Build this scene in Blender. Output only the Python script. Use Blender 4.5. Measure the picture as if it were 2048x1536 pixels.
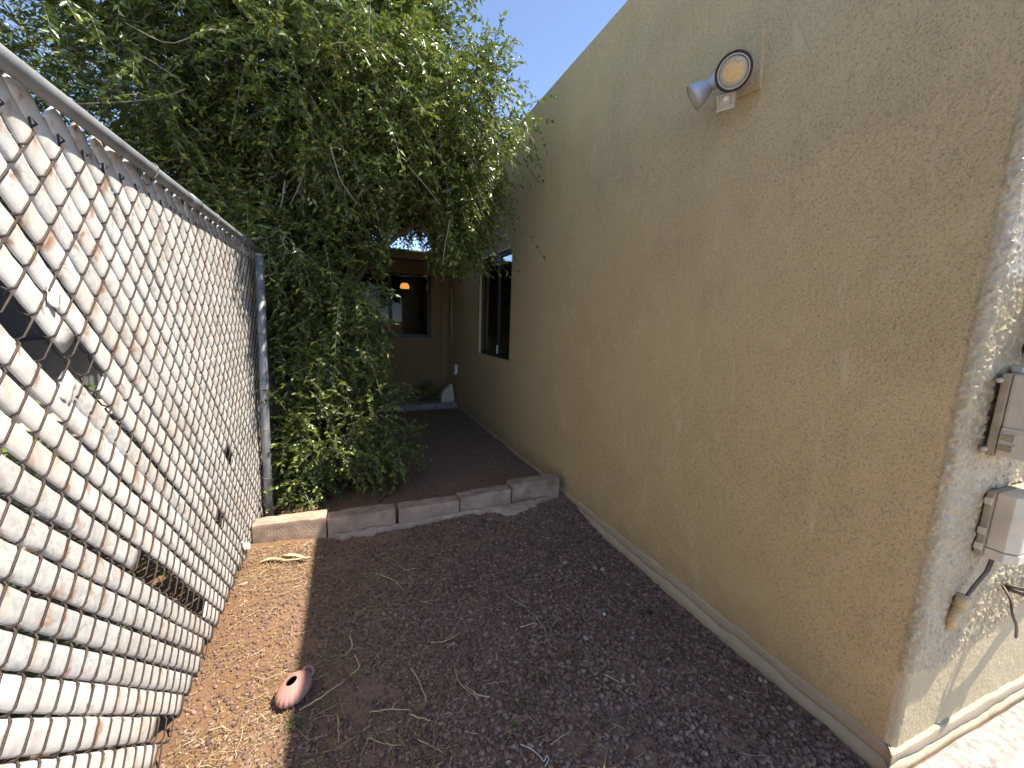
import bpy, bmesh, math, random
import numpy as np
from mathutils import Vector, Matrix
for o in list(bpy.data.objects): bpy.data.objects.remove(o, do_unlink=True)
S = bpy.context.scene
COL = S.collection
random.seed(4); RNG = np.random.default_rng(7)
R = math.radians
# ------------------------------------------------------------------ camera
F = 769.0; H = 1.33
_a = np.array([695-1024, 637-768, F]); _a /= np.linalg.norm(_a)
_n = np.cross(np.array([1, .03, 0]), _a); _n /= np.linalg.norm(_n)
if _n[1] < 0: _n = -_n
_r = np.cross(_n, _a)
if _r[0] < 0: _r = -_r
MW = np.array([_r, _a, -_n])                    # camera (x right, y down, z fwd) -> world
cam_d = bpy.data.cameras.new('camera'); cam = bpy.data.objects.new('camera', cam_d); COL.objects.link(cam)
cam_d.sensor_width = 36; cam_d.lens = F/2048*36; cam_d.clip_start = .02; cam_d.clip_end = 2000
m3 = Matrix([[MW[i, 0], -MW[i, 1], -MW[i, 2]] for i in range(3)])
cam.matrix_world = Matrix.Translation((0, 0, H)) @ m3.to_4x4()
S.camera = cam
# ------------------------------------------------------------------ light
SUN = Vector((.4845, -.165, .867)).normalized()  # towards the sun
w = bpy.data.worlds.new('World'); S.world = w; w.use_nodes = True
nt = w.node_tree; bg = nt.nodes['Background']
sky = nt.nodes.new('ShaderNodeTexSky'); sky.sky_type = 'NISHITA'; sky.sun_disc = False
sky.sun_elevation = math.asin(SUN.z); sky.sun_rotation = math.atan2(SUN.x, SUN.y)
sky.altitude = 900; sky.air_density = .45; sky.dust_density = 0.0; sky.ozone_density = 1.5
nt.links.new(sky.outputs[0], bg.inputs[0]); bg.inputs[1].default_value = .15
sl = bpy.data.lights.new('sun', 'SUN'); sl.energy = 3.05; sl.angle = R(.53); sl.color = (1, .985, .955)
so = bpy.data.objects.new('sun', sl); COL.objects.link(so)
so.rotation_euler = SUN.to_track_quat('Z', 'Y').to_euler()
S.view_settings.view_transform = 'Standard'; S.view_settings.look = 'None'
S.view_settings.exposure = 1.92; S.view_settings.gamma = 1.0; S.view_settings.use_curve_mapping = False
S.view_settings.use_white_balance = True; S.view_settings.white_balance_temperature = 7300; S.view_settings.white_balance_tint = 10
S.render.engine = 'CYCLES'
S.cycles.max_bounces = 10; S.cycles.diffuse_bounces = 5; S.cycles.transparent_max_bounces = 12

# ------------------------------------------------------------------ pixel -> point
def ray(x, y): return MW @ np.array([x-1024, y-768, F])
C0 = np.array([0, 0, H])
def onZ(x, y, z): d = ray(x, y); return C0 + d*(z-H)/d[2]
def onX(x, y, X): d = ray(x, y); return C0 + d*X/d[0]
def onY(x, y, Y): d = ray(x, y); return C0 + d*Y/d[1]

# ------------------------------------------------------------------ numpy noise
def vnoise(x, y, cell, seed):
    r = np.random.default_rng(seed); L = r.random((256, 256))
    x = np.asarray(x, float)/cell; y = np.asarray(y, float)/cell
    xi = np.floor(x).astype(int); yi = np.floor(y).astype(int); fx = x-xi; fy = y-yi
    fx = fx*fx*(3-2*fx); fy = fy*fy*(3-2*fy)
    g = lambda i, j: L[i % 256, j % 256]
    return (g(xi, yi)*(1-fx)+g(xi+1, yi)*fx)*(1-fy)+(g(xi, yi+1)*(1-fx)+g(xi+1, yi+1)*fx)*fy-.5
def fbm(x, y, cell, seed, n=3):
    return sum(vnoise(x, y, cell/2**k, seed+k)/2**k for k in range(n))
def sstep(a, b, x):
    t = np.clip((x-a)/(b-a), 0, 1); return t*t*(3-2*t)

# ------------------------------------------------------------------ object helpers
def tag(o, label=None, cat=None, group=None, kind=None):
    for k, v in (('label', label), ('category', cat), ('group', group), ('kind', kind)):
        if v: o[k] = v
    return o
def link(name, me, m, parent=None, smooth=False):
    if m is not None:
        me.materials.clear(); me.materials.append(m)
    o = bpy.data.objects.new(name, me); COL.objects.link(o)
    if parent: o.parent = parent
    if smooth: me.shade_smooth()
    return o
def pyd(name, v, f, m, parent=None, smooth=False):
    me = bpy.data.meshes.new(name)
    me.from_pydata([tuple(map(float, p)) for p in v], [], [tuple(map(int, q)) for q in f]); me.update()
    return link(name, me, m, parent, smooth)
def fastmesh(name, V, T, m, parent=None, smooth=False):
    V = np.asarray(V, np.float32); T = np.asarray(T, np.int32); k = T.shape[1]
    me = bpy.data.meshes.new(name)
    me.vertices.add(len(V)); me.vertices.foreach_set('co', V.ravel())
    me.loops.add(T.size); me.loops.foreach_set('vertex_index', T.ravel())
    me.polygons.add(len(T)); me.polygons.foreach_set('loop_start', np.arange(0, T.size, k, dtype=np.int32))
    me.update(calc_edges=True); me.validate()
    return link(name, me, m, parent, smooth)
def empty(name, loc, label, cat, group=None):
    o = bpy.data.objects.new(name, None); COL.objects.link(o); o.location = loc; o.empty_display_size = .1
    tag(o, label, cat, group); return o
class MB:
    def __init__(s): s.v = []; s.f = []
    def add(s, v, f):
        b = len(s.v); s.v += [tuple(map(float, p)) for p in v]; s.f += [tuple(i+b for i in q) for q in f]; return s
    def box(s, lo, hi, M=None):
        v = [Vector((x, y, z)) for x in (lo[0], hi[0]) for y in (lo[1], hi[1]) for z in (lo[2], hi[2])]
        if M is not None: v = [M @ p for p in v]
        return s.add(v, [(0, 1, 3, 2), (4, 6, 7, 5), (0, 4, 5, 1), (2, 3, 7, 6), (0, 2, 6, 4), (1, 5, 7, 3)])
    def tube(s, pts, rad, n=8, cap=True):
        pts = [Vector(p) for p in pts]; k = len(pts)
        rad = [rad]*k if np.isscalar(rad) else rad
        t0 = (pts[1]-pts[0]).normalized(); up = Vector((0, 0, 1)) if abs(t0.z) < .9 else Vector((1, 0, 0))
        nx = t0.cross(up).normalized(); V = []; Fc = []
        for i in range(k):
            t = (pts[min(i+1, k-1)]-pts[max(i-1, 0)]).normalized()
            nx = (nx-t*nx.dot(t)).normalized(); ny = t.cross(nx)
            for j in range(n):
                a = 2*math.pi*j/n; V.append(pts[i]+(nx*math.cos(a)+ny*math.sin(a))*rad[i])
        for i in range(k-1):
            for j in range(n): Fc.append((i*n+j, i*n+(j+1) % n, (i+1)*n+(j+1) % n, (i+1)*n+j))
        if cap: Fc.append(tuple(range(n-1, -1, -1))); Fc.append(tuple((k-1)*n+j for j in range(n)))
        return s.add(V, Fc)
    def lathe(s, prof, M, n=32):        # prof: (r, h) along local z
        V = []; Fc = []; k = len(prof)
        for r_, h_ in prof:
            for j in range(n):
                a = 2*math.pi*j/n; V.append(M @ Vector((r_*math.cos(a), r_*math.sin(a), h_)))
        for i in range(k-1):
            for j in range(n): Fc.append((i*n+j, i*n+(j+1) % n, (i+1)*n+(j+1) % n, (i+1)*n+j))
        return s.add(V, Fc)
    def build(s, name, m, parent=None, smooth=False, bevel=0):
        o = pyd(name, s.v, s.f, m, parent, smooth)
        if bevel:
            b = bmesh.new(); b.from_mesh(o.data); bmesh.ops.remove_doubles(b, verts=b.verts, dist=1e-5)
            bmesh.ops.bevel(b, geom=list(b.edges), offset=bevel, segments=2, affect='EDGES', profile=.6, clamp_overlap=True)
            b.to_mesh(o.data); b.free()
        return o
def frame(loc, z, x=None):
    z = Vector(z).normalized(); x = Vector(x) if x else (Vector((0, 0, 1)) if abs(z.z) < .9 else Vector((1, 0, 0)))
    x = (x-z*x.dot(z)).normalized(); y = z.cross(x)
    return Matrix(((x.x, y.x, z.x, loc[0]), (x.y, y.y, z.y, loc[1]), (x.z, y.z, z.z, loc[2]), (0, 0, 0, 1)))

# ------------------------------------------------------------------ materials
class NT:
    def __init__(s, name):
        s.m = bpy.data.materials.new(name); s.m.use_nodes = True; s.t = s.m.node_tree
        s.p = s.t.nodes['Principled BSDF']; s.out = s.t.nodes['Material Output']
    def n(s, typ, **k):
        o = s.t.nodes.new(typ)
        for a, b in k.items(): setattr(o, a, b)
        return o
    def l(s, a, b): s.t.links.new(a, b)
    def pos(s): return s.n('ShaderNodeNewGeometry').outputs['Position']
    def noise(s, scale, detail=4, rough=.55, vec=None, dist=0):
        o = s.n('ShaderNodeTexNoise'); o.inputs['Scale'].default_value = scale; o.inputs['Detail'].default_value = detail
        o.inputs['Roughness'].default_value = rough; o.inputs['Distortion'].default_value = dist
        s.l(vec if vec is not None else s.pos(), o.inputs['Vector']); return o.outputs['Fac']
    def voro(s, scale, vec=None, feature='F1', out='Distance'):
        o = s.n('ShaderNodeTexVoronoi', feature=feature); o.inputs['Scale'].default_value = scale
        s.l(vec if vec is not None else s.pos(), o.inputs['Vector']); return o.outputs[out]
    def cmb(s, y, z):       # stretched upright: streaks running down
        o = s.n('ShaderNodeCombineXYZ'); s.l(s.math('MULTIPLY', y, 75.), o.inputs[1]); s.l(s.math('MULTIPLY', z, 14.), o.inputs[2]); return o.outputs[0]
    def ramp(s, fac, stops, interp='LINEAR'):
        o = s.n('ShaderNodeValToRGB'); o.color_ramp.interpolation = interp; e = o.color_ramp.elements
        while len(e) < len(stops): e.new(.5)
        for q, (p, c) in zip(e, stops):
            q.position = p; q.color = (c, c, c, 1) if np.isscalar(c) else (*c, 1)
        s.l(fac, o.inputs[0]); return o.outputs[0]
    def mix(s, fac, a, b, mode='MIX'):
        o = s.n('ShaderNodeMix', data_type='RGBA', blend_type=mode)
        for i, v in ((0, fac), (6, a), (7, b)):
            if hasattr(v, 'is_linked'): s.l(v, o.inputs[i])
            else: o.inputs[i].default_value = v if i == 0 else (*v, 1)
        return o.outputs[2]
    def math(s, op, a, b=0., c=0.):
        o = s.n('ShaderNodeMath', operation=op)
        for i, v in enumerate((a, b, c)):
            if hasattr(v, 'is_linked'): s.l(v, o.inputs[i])
            else: o.inputs[i].default_value = v
        return o.outputs[0]
    def bump(s, hgt, strength=.5, dist=.01, prev=None):
        o = s.n('ShaderNodeBump'); o.inputs['Strength'].default_value = strength; o.inputs['Distance'].default_value = dist
        s.l(hgt, o.inputs['Height'])
        if prev is not None: s.l(prev, o.inputs['Normal'])
        return o.outputs[0]
    def done(s, col=None, rough=.7, nrm=None, metal=0, spec=None):
        if col is not None:
            if hasattr(col, 'is_linked'): s.l(col, s.p.inputs['Base Color'])
            else: s.p.inputs['Base Color'].default_value = (*col, 1)
        if hasattr(rough, 'is_linked'): s.l(rough, s.p.inputs['Roughness'])
        else: s.p.inputs['Roughness'].default_value = rough
        s.p.inputs['Metallic'].default_value = metal
        if spec is not None: s.p.inputs['Specular IOR Level'].default_value = spec
        if nrm is not None: s.l(nrm, s.p.inputs['Normal'])
        return s.m
def simple(name, c, rough=.6, var=.25, scale=30, bump=.15, bs=120, metal=0, spec=None):
    q = NT(name); f = q.noise(scale, 5)
    col = q.mix(q.ramp(f, [(.3, 0.), (.7, 1.)]), tuple(np.array(c)*(1-var)), tuple(np.minimum(np.array(c)*(1+var), .95)))
    return q.done(col, rough, q.bump(q.noise(bs, 3), bump, .004), metal, spec)

def mat_stucco():
    q = NT('stucco')
    big = q.noise(.9, 5, .6); med = q.noise(5, 5, .65); fine = q.noise(190, 4, .7); grain = q.noise(75, 3, .6)
    c = q.mix(q.ramp(big, [(.38, 0.), (.62, 1.)]), (.57, .42, .215), (.635, .48, .26))
    c = q.mix(q.ramp(med, [(.58, 0.), (.76, .35)]), c, (.61, .50, .30))
    c = q.mix(q.ramp(q.noise(2.3, 6, .7, dist=.6), [(.60, 0.), (.72, .30)]), c, (.44, .335, .17))
    c = q.mix(q.ramp(q.noise(150, 4, .65), [(.33, .75), (.50, 0.)]), c, (.25, .185, .10))
    mp = q.n('ShaderNodeMapping'); mp.inputs['Scale'].default_value = (6, 6, 1.6); q.l(q.pos(), mp.inputs['Vector'])
    c = q.mix(q.ramp(q.noise(1.4, 6, .72, mp.outputs[0], .8), [(.60, 0.), (.70, .55)]), c, (.66, .56, .37))       # chalky scuffs
    c = q.mix(q.ramp(q.noise(3.1, 5, .7, mp.outputs[0], .4), [(.30, .45), (.42, 0.)]), c, (.40, .30, .155))       # old drips
    sz_ = q.n('ShaderNodeSeparateXYZ'); q.l(q.pos(), sz_.inputs[0])
    c = q.mix(q.ramp(q.math('ADD', sz_.outputs[2], q.math('MULTIPLY', q.noise(9, 5), .35)), [(.17, .55), (.36, 0.)]), c, (.36, .255, .145))   # mud splash
    at = q.n('ShaderNodeAttribute', attribute_name='patch').outputs['Fac']
    c = q.mix(at, c, q.mix(med, (.43, .35, .21), (.50, .42, .27)))
    sc = q.n('ShaderNodeAttribute', attribute_name='rough_coat').outputs['Fac']
    c = q.mix(q.math('MULTIPLY', sc, .8), c, (.43, .36, .245))
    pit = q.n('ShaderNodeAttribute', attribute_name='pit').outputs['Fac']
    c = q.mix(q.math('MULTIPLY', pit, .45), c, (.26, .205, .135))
    # trowelled smooth areas alternate with coarse sand float
    smooth_area = q.ramp(q.noise(1.7, 4, .6), [(.42, .35), (.6, 1.)])
    hgt = q.math('MULTIPLY', q.math('ADD', q.math('MULTIPLY', fine, .6), grain), smooth_area)
    n1 = q.bump(hgt, .9, .008); n2 = q.bump(q.noise(7, 4), .35, .02, n1)
    return q.done(c, q.math('SUBTRACT', .62, q.math('MULTIPLY', sc, .30)), n2, spec=.5)
def mat_dirt():
    q = NT('dirt'); p = q.pos()
    sx = q.n('ShaderNodeSeparateXYZ'); q.l(p, sx.inputs[0])
    big = q.noise(2.2, 5, .6); fine = q.noise(140, 4, .7); med = q.noise(22, 5, .6)
    orange = q.mix(med, (.165, .088, .046), (.22, .13, .075))
    brown = q.mix(med, (.22, .13, .09), (.30, .19, .135))
    # red soil along the fence, brown dust under the gravel and in the bed behind the blocks
    f = q.math('ADD', sx.outputs[0], q.math('MULTIPLY', big, .9))
    c = q.mix(q.ramp(f, [(.12, 0.), (.42, 1.)]), orange, brown)
    pale = q.ramp(q.noise(60, 3, .6), [(.62, 0.), (.72, .5)])
    c = q.mix(pale, c, (.40, .29, .20))
    beyond = q.math('LESS_THAN', q.math('ADD', sx.outputs[0], q.math('MULTIPLY', big, .2)), -1.6)   # unseen neighbour ground, made pale to bounce light onto the wall
    c = q.mix(beyond, c, q.mix(med, (.40, .35, .29), (.54, .48, .41)))
    n = q.bump(q.math('ADD', fine, q.math('MULTIPLY', med, 2.)), .8, .008)
    return q.done(c, .95, n, spec=.2)
def mat_island(name, stops, rough=.8, bump=.3, bs=260, spec=.4):
    q = NT(name); g = q.n('ShaderNodeNewGeometry').outputs['Random Per Island']
    c = q.ramp(g, stops); c = q.mix(q.ramp(q.noise(bs*.5, 3), [(.3, 0.), (.7, .35)]), c, tuple(np.array(stops[0][1])*.6))
    return q.done(c, rough, q.bump(q.noise(bs, 3), bump, .003), spec=spec)
def mat_leaf(name, stops, trans, rough=.42):
    q = NT(name); g = q.n('ShaderNodeNewGeometry').outputs['Random Per Island']
    c = q.ramp(g, stops); q.done(c, rough, spec=.5)
    t = q.n('ShaderNodeBsdfTranslucent'); q.l(q.mix(.5, c, trans), t.inputs[0])
    mx = q.n('ShaderNodeMixShader'); mx.inputs[0].default_value = .18
    q.l(q.p.outputs[0], mx.inputs[1]); q.l(t.outputs[0], mx.inputs[2]); q.l(mx.outputs[0], q.out.inputs[0])
    return q.m
SLOPE = 1.1; PITCH = .0891; CW = .081            # fence lattice
def mat_slat():
    q = NT('vinyl_slat'); p = q.pos(); sx = q.n('ShaderNodeSeparateXYZ'); q.l(p, sx.inputs[0]); y, z = sx.outputs[1], sx.outputs[2]
    rnd = q.n('ShaderNodeObjectInfo').outputs['Random']
    base = q.mix(q.noise(9, 5), (.49, .475, .445), (.59, .585, .57))
    base = q.mix(q.ramp(rnd, [(.0, 0.), (.8, .25), (1., .5)]), base, (.47, .44, .39))
    # chalky grey flaking on some slats
    flake = q.math('MULTIPLY', q.ramp(rnd, [(.55, 0.), (.6, 1.)]), q.ramp(q.noise(38, 7, .7, dist=1.2), [(.42, 0.), (.60, .95)]))
    base = q.mix(flake, base, (.36, .375, .38))
    dark = q.ramp(q.noise(64, 6, .7, dist=2.), [(.665, 0.), (.70, 1.)])
    dark = q.math('MULTIPLY', dark, q.ramp(q.noise(6, 2), [(.45, .05), (.62, 1.)]))
    base = q.mix(dark, base, (.10, .10, .11))
    # rust bleeding down from the front wires
    d = q.math('FRACT', q.math('DIVIDE', q.math('SUBTRACT', q.math('MULTIPLY', y, SLOPE), z), PITCH))
    near = q.ramp(d, [(.0, 1.), (.22, .75), (.55, .28), (.8, .10), (.93, .25), (1., 1.)])
    patch = q.ramp(q.noise(6, 4, .6), [(.47, .04), (.66, 1.)])
    st = q.math('MULTIPLY', q.math('MULTIPLY', near, patch), q.ramp(q.noise(1., 4, .6, q.cmb(y, z)), [(.35, .25), (.62, 1.)]))
    base = q.mix(q.math('MULTIPLY', st, .95), base, (.31, .155, .045))
    deep = q.ramp(q.noise(24, 5, .6, dist=.6), [(.54, 0.), (.64, 1.)])
    base = q.mix(q.math('MULTIPLY', q.math('MULTIPLY', deep, near), .9), base, (.22, .075, .02))
    grime = q.ramp(q.noise(2.2, 5, .6), [(.5, 0.), (.75, .35)])
    base = q.mix(grime, base, (.42, .35, .26))
    return q.done(base, .55, q.bump(q.noise(55, 4), .25, .004), spec=.4)
M = {}
M['stucco'] = mat_stucco(); M['dirt'] = mat_dirt(); M['slat'] = mat_slat()
M['gravel'] = mat_island('gravel', [(0, (.10, .058, .046)), (.35, (.185, .110, .088)), (.8, (.28, .175, .136)), (.990, (.34, .23, .18)), (.996, (.42, .36, .30))], .85)
M['straw'] = mat_island('straw', [(0, (.13, .08, .042)), (.4, (.26, .175, .085)), (.75, (.38, .28, .15)), (1, (.56, .46, .31))], .8)
M['deadleaf'] = mat_island('deadleaf', [(0, (.10, .065, .04)), (.5, (.22, .15, .085)), (1, (.42, .31, .18))], .8)
M['leaf'] = mat_leaf('tree_leaf', [(0, (.045, .072, .016)), (.5, (.10, .150, .030)), (.9, (.19, .245, .048)), (.985, (.28, .29, .06)), (1, (.45, .32, .02))], (.34, .46, .05), .33)
M['bushleaf'] = mat_leaf('bush_leaf', [(0, (.045, .080, .018)), (.5, (.09, .14, .028)), (.9, (.18, .23, .04)), (1, (.30, .26, .04))], (.36, .44, .05), .35)
M['bark'] = simple('bark', (.17, .125, .085), .85, .4, 25, .8, 60)
M['twigbark'] = simple('twig_bark', (.30, .26, .20), .8, .3, 40, .2)
M['drytwig'] = simple('dry_twig', (.46, .35, .21), .8, .35, 30, .3)
M['galv'] = simple('galvanised_steel', (.30, .31, .32), .52, .22, 14, .2, 220, .45)
M['wire'] = simple('rusty_wire', (.046, .033, .027), .7, .5, 18, .4, 200, .2)
M['tie'] = simple('tie_wire', (.20, .19, .18), .5, .3, 20, .1, 200, .6)
M['block'] = simple('concrete_block', (.35, .25, .185), .92, .36, 11, 1., 130)
M['mortar'] = simple('mortar', (.36, .27, .215), .95, .25, 14, .8, 90)
M['foundation'] = simple('foundation_render', (.44, .355, .245), .9, .14, 5, .35, 90)
M['bronze'] = simple('bronze_frame', (.022, .020, .018), .45, .2, 20, .05)
M['cream'] = simple('cream_plastic', (.50, .44, .33), .5, .14, 16, .12, 150)
M['greybox'] = simple('weathered_grey_plastic', (.60, .53, .41), .62, .16, 9, .25, 160)
M['boxback'] = simple('dust_brown_plastic', (.36, .295, .20), .8, .25, 18, .3, 130)
M['painted'] = simple('painted_tan', (.34, .265, .155), .65, .12, 10, .25, 90)
M['bluegrey'] = simple('aluminium_lamp', (.46, .48, .52), .42, .1, 12, .08, 120, .25)
M['black'] = simple('black_rubber', (.012, .011, .011), .5, .2, 30, .05)
M['cable'] = simple('brown_cable', (.10, .075, .055), .55, .3, 40, .1)
M['white'] = simple('white_plastic', (.72, .71, .68), .5, .06, 20, .05)
M['concrete'] = simple('pale_concrete', (.31, .275, .25), .93, .42, 34, 1., 60)
M['clay'] = simple('pink_clay', (.36, .185, .155), .72, .12, 20, .2, 160)
M['clayshade'] = simple('clay_inner_shade', (.018, .008, .008), .9, .1)  # shade inside the pot put into the colour
M['roof'] = simple('roof_sheet', (.62, .62, .60), .5, .08, 5, .1)
M['roofdark'] = simple('roofing_felt', (.20, .19, .18), .9, .15, 5, .5, 60)
M['fascia'] = simple('fascia_shade_darkened', (.24, .18, .10), .7, .1, 6, .2)  # darkened with the wing, recess shade put into the colour
M['wing_shade_paint'] = simple('brown_wing_shade_darkened', (.25, .165, .08), .8, .12, 6, .6, 110)  # brown wall paint, darkened further to put the recess shade into it
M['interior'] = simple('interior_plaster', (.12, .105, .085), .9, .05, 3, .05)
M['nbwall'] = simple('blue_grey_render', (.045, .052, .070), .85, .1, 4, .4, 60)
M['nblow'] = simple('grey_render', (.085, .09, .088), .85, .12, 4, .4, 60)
M['weed'] = mat_leaf('weed_leaf', [(0, (.045, .09, .02)), (1, (.11, .17, .04))], (.2, .28, .04))
def mat_glass():
    q = NT('window_glass'); p = q.p; p.inputs['Base Color'].default_value = (.42, .44, .44, 1); p.inputs['Roughness'].default_value = .02
    p.inputs['Transmission Weight'].default_value = 1; p.inputs['IOR'].default_value = 1.22; return q.m
M['glass'] = mat_glass()
def mat_lens():
    q = NT('lamp_lens'); tc = q.n('ShaderNodeTexCoord').outputs['Object']
    g = q.n('ShaderNodeVectorMath', operation='LENGTH'); q.l(tc, g.inputs[0])
    r_ = q.math('ADD', g.outputs['Value'], q.math('MULTIPLY', q.math('SUBTRACT', q.noise(60, 3, .6, tc), .5), .012))
    c = q.mix(q.ramp(r_, [(.030, 0.), (.043, 1.)]), (.60, .40, .16), (.30, .30, .26))
    c = q.mix(q.ramp(q.voro(160, tc), [(.16, .5), (.30, 0.)]), c, (.34, .17, .06))
    c = q.mix(q.ramp(q.noise(45, 4, .6, tc), [(.60, 0.), (.70, .5)]), c, (.30, .19, .09))
    q.done(c, .22, q.bump(q.voro(150, tc), .4, .004)); q.p.inputs['Coat Weight'].default_value = .6; return q.m
M['lens'] = mat_lens()
def mat_emit(name, c, s_):
    q = NT(name); q.done(c, .6); q.p.inputs['Emission Color'].default_value = (*c, 1); q.p.inputs['Emission Strength'].default_value = s_; return q.m
M['lampglow'] = mat_emit('lamp_shade_lit', (1., .42, .10), .55)

# ================================================================== SETTING
XW, YC, HW = 1.556, .46, 3.22                   # house side wall plane, corner, parapet height
XF = -.554                                      # fence plane
YFAR = 6.4
AF = math.atan(.055)
UF = Vector((math.cos(AF), -math.sin(AF), 0)); NF = Vector((-math.sin(AF), -math.cos(AF), 0)); OF = Vector((XW, YC, 0))
def FP(u, d, z): return OF+UF*u+NF*d+Vector((0, 0, z))
def gz(x, y):
    x = np.asarray(x, float); y = np.asarray(y, float)
    z = -.085*sstep(.55, 1.5, x)*(1-sstep(1.9, 2.5, y))
    z = z-.085*sstep(1.2, 1.7, x)*(1-sstep(-.2, .6, y))*0
    near = (np.abs(x) < 4) & (y > -3) & (y < 9)
    z = z+np.where(near, .016*fbm(x, y, .35, 11, 4)+.006*fbm(x, y, .05, 21, 2), 0)
    z = z+.025*sstep(-.05, -.5, x)*sstep(-1.2, -.6, x)        # soil banked along the fence
    return z
gx = np.unique(np.round(np.concatenate([[-300, -80, -30, -12, -6, -4], np.arange(-3, -.7, .1), np.arange(-.7, 1.75, .018), np.arange(1.8, 4, .2), [5, 8, 14, 30, 80, 300]]), 4))
gy = np.unique(np.round(np.concatenate([[-300, -60, -20, -8, -4], np.arange(-3, 0, .3), np.arange(0, 3, .018), np.arange(3, 6.8, .05), [7.5, 9, 14, 30, 80, 300]]), 4))
GX, GY = np.meshgrid(gx, gy); GZ = gz(GX, GY)
def gridfaces(nr, nc):
    i = np.arange(nr-1)[:, None]*nc+np.arange(nc-1)[None, :]
    return np.stack([i, i+1, i+1+nc, i+nc], -1).reshape(-1, 4)
tag(fastmesh('ground', np.stack([GX, GY, GZ], -1).reshape(-1, 3), gridfaces(*GX.shape), M['dirt'], smooth=True), kind='structure')

# concrete by the corner; unseen stretch behind the camera added to bounce sunlight
cx = np.concatenate([np.linspace(-9, -.1, 12), np.linspace(0, 3.0, 130), [4, 6, 9]]); cy = np.concatenate([np.linspace(0, .6, 70), np.linspace(.7, 2.2, 20), [3, 5, 8, 12]]); CX, CY = np.meshgrid(cx, cy)
PX = OF.x+.02+UF.x*CX+NF.x*CY; PY = OF.y-.02+UF.y*CX+NF.y*CY
# left of the corner the slab edge runs in front of the gravel
PY = np.where(CX < 0, np.minimum(PY, -.12-CY*.999), PY-np.where(CX < .12, (1-CX/.12)*.0, 0))
PX = PX+np.where(abs(CX) < .02, .06*fbm(PY, PY*0, .2, 36, 3), 0)
PZ = -.062+.014*fbm(PX, PY, .16, 33, 4)+np.where(PX < .9, .07, 0)
PZ = np.where((CX < 0) & (CY < .01), PZ-.1, PZ)
tag(fastmesh('concrete_pad_bounce_yard', np.stack([PX, PY, PZ], -1).reshape(-1, 3), gridfaces(*CX.shape)[:, ::-1], M['concrete'], smooth=True), kind='structure')

# ================================================================== HOUSE
house = empty('stucco_house', (XW, YC, 0), 'tan stucco house with parapet, bronze windows and a low rear wing', 'house')
def hp(o):      # parent keeping world placement
    o.parent = house; o.matrix_parent_inverse = Matrix.Translation(house.location).inverted(); return o
RB = .027
W1 = (3.74, 4.80, .93, 2.10)                    # side window y0,y1,z0,z1
ys = np.concatenate([np.arange(YFAR, 4.85, -.1), [4.80], np.arange(4.7, 3.8, -.1), [3.74], np.arange(3.64, .75, -.09), np.arange(.66, YC+RB+.002, -.0032)])
pts = [(XW, y, -1., 0., y-10) for y in ys]
for a in np.linspace(0, math.pi/2-AF, 14)[1:-1]:
    # arc centre inside the corner
    cxn = XW+RB; cyn = YC+RB
    pts.append((cxn-RB*math.cos(a), cyn-RB*math.sin(a), -math.cos(a), -math.sin(a), YC-10-RB*a))
us = np.concatenate([np.arange(RB, .80, .0032), np.arange(.85, 5.6, .2)])
for u in us:
    p = FP(u, 0, 0); pts.append((p.x, p.y, NF.x, NF.y, YC-10-RB*1.5-u))
pts = np.array(pts); npth = len(pts)
zs = np.unique(np.round(np.concatenate([np.arange(-.3, 0, .05), np.arange(0, 2.28, .0034), [.93, 2.10], np.arange(2.36, HW-.03, .06), [HW-.03]]), 4))
sarc = pts[:, 4]
SA, ZZ = np.meshgrid(sarc, zs)
isf = np.arange(npth) >= len(ys)                # corner + front
rough = sstep(YC-10+.022, YC-10-.022, SA)         # coarse dash coat on the front face
patchline = .30+.10*fbm(SA, SA*0+3, .16, 41, 4)+.10*sstep(YC-10-.45, YC-10-.8, SA)
patch = (1-sstep(patchline-.012, patchline+.012, ZZ))*sstep(YC-10+.004, YC-10-.012, SA)
g1 = vnoise(SA+.3*ZZ, ZZ, .0105, 51)*.8+.5*vnoise(SA, ZZ, .045, 58); g2 = vnoise(SA, ZZ*.8+.2*SA, .0068, 52); g3 = fbm(SA, ZZ, .12, 53, 3)
dash = np.maximum(0, g1*1.3+g2+.12)
disp = rough*(1-patch)*(.0072*dash)+.0015*g3*rough+.0012*fbm(SA, ZZ, .02, 55, 2)*patch
disp = disp+.006*fbm(SA, ZZ, .9, 57, 3)*(1-rough)
disp -= .004*patch
VX = pts[:, 0][None]+pts[:, 2][None]*disp; VY = pts[:, 1][None]+pts[:, 3][None]*disp
WV = np.stack([VX, VY, ZZ], -1); fac = gridfaces(len(zs), npth)
yc = pts[:, 1]; ci = fac[:, 0] % npth; ri = fac[:, 0]//npth
inwin = (ci+1 < len(ys)) & (yc[np.minimum(ci, npth-1)] <= W1[1]+1e-4) & (yc[np.minimum(ci+1, npth-1)] >= W1[0]-1e-4) & (zs[ri] >= W1[2]-1e-4) & (zs[np.minimum(ri+1, len(zs)-1)] <= W1[3]+1e-4)
fac = fac[~inwin][:, ::-1]
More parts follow.
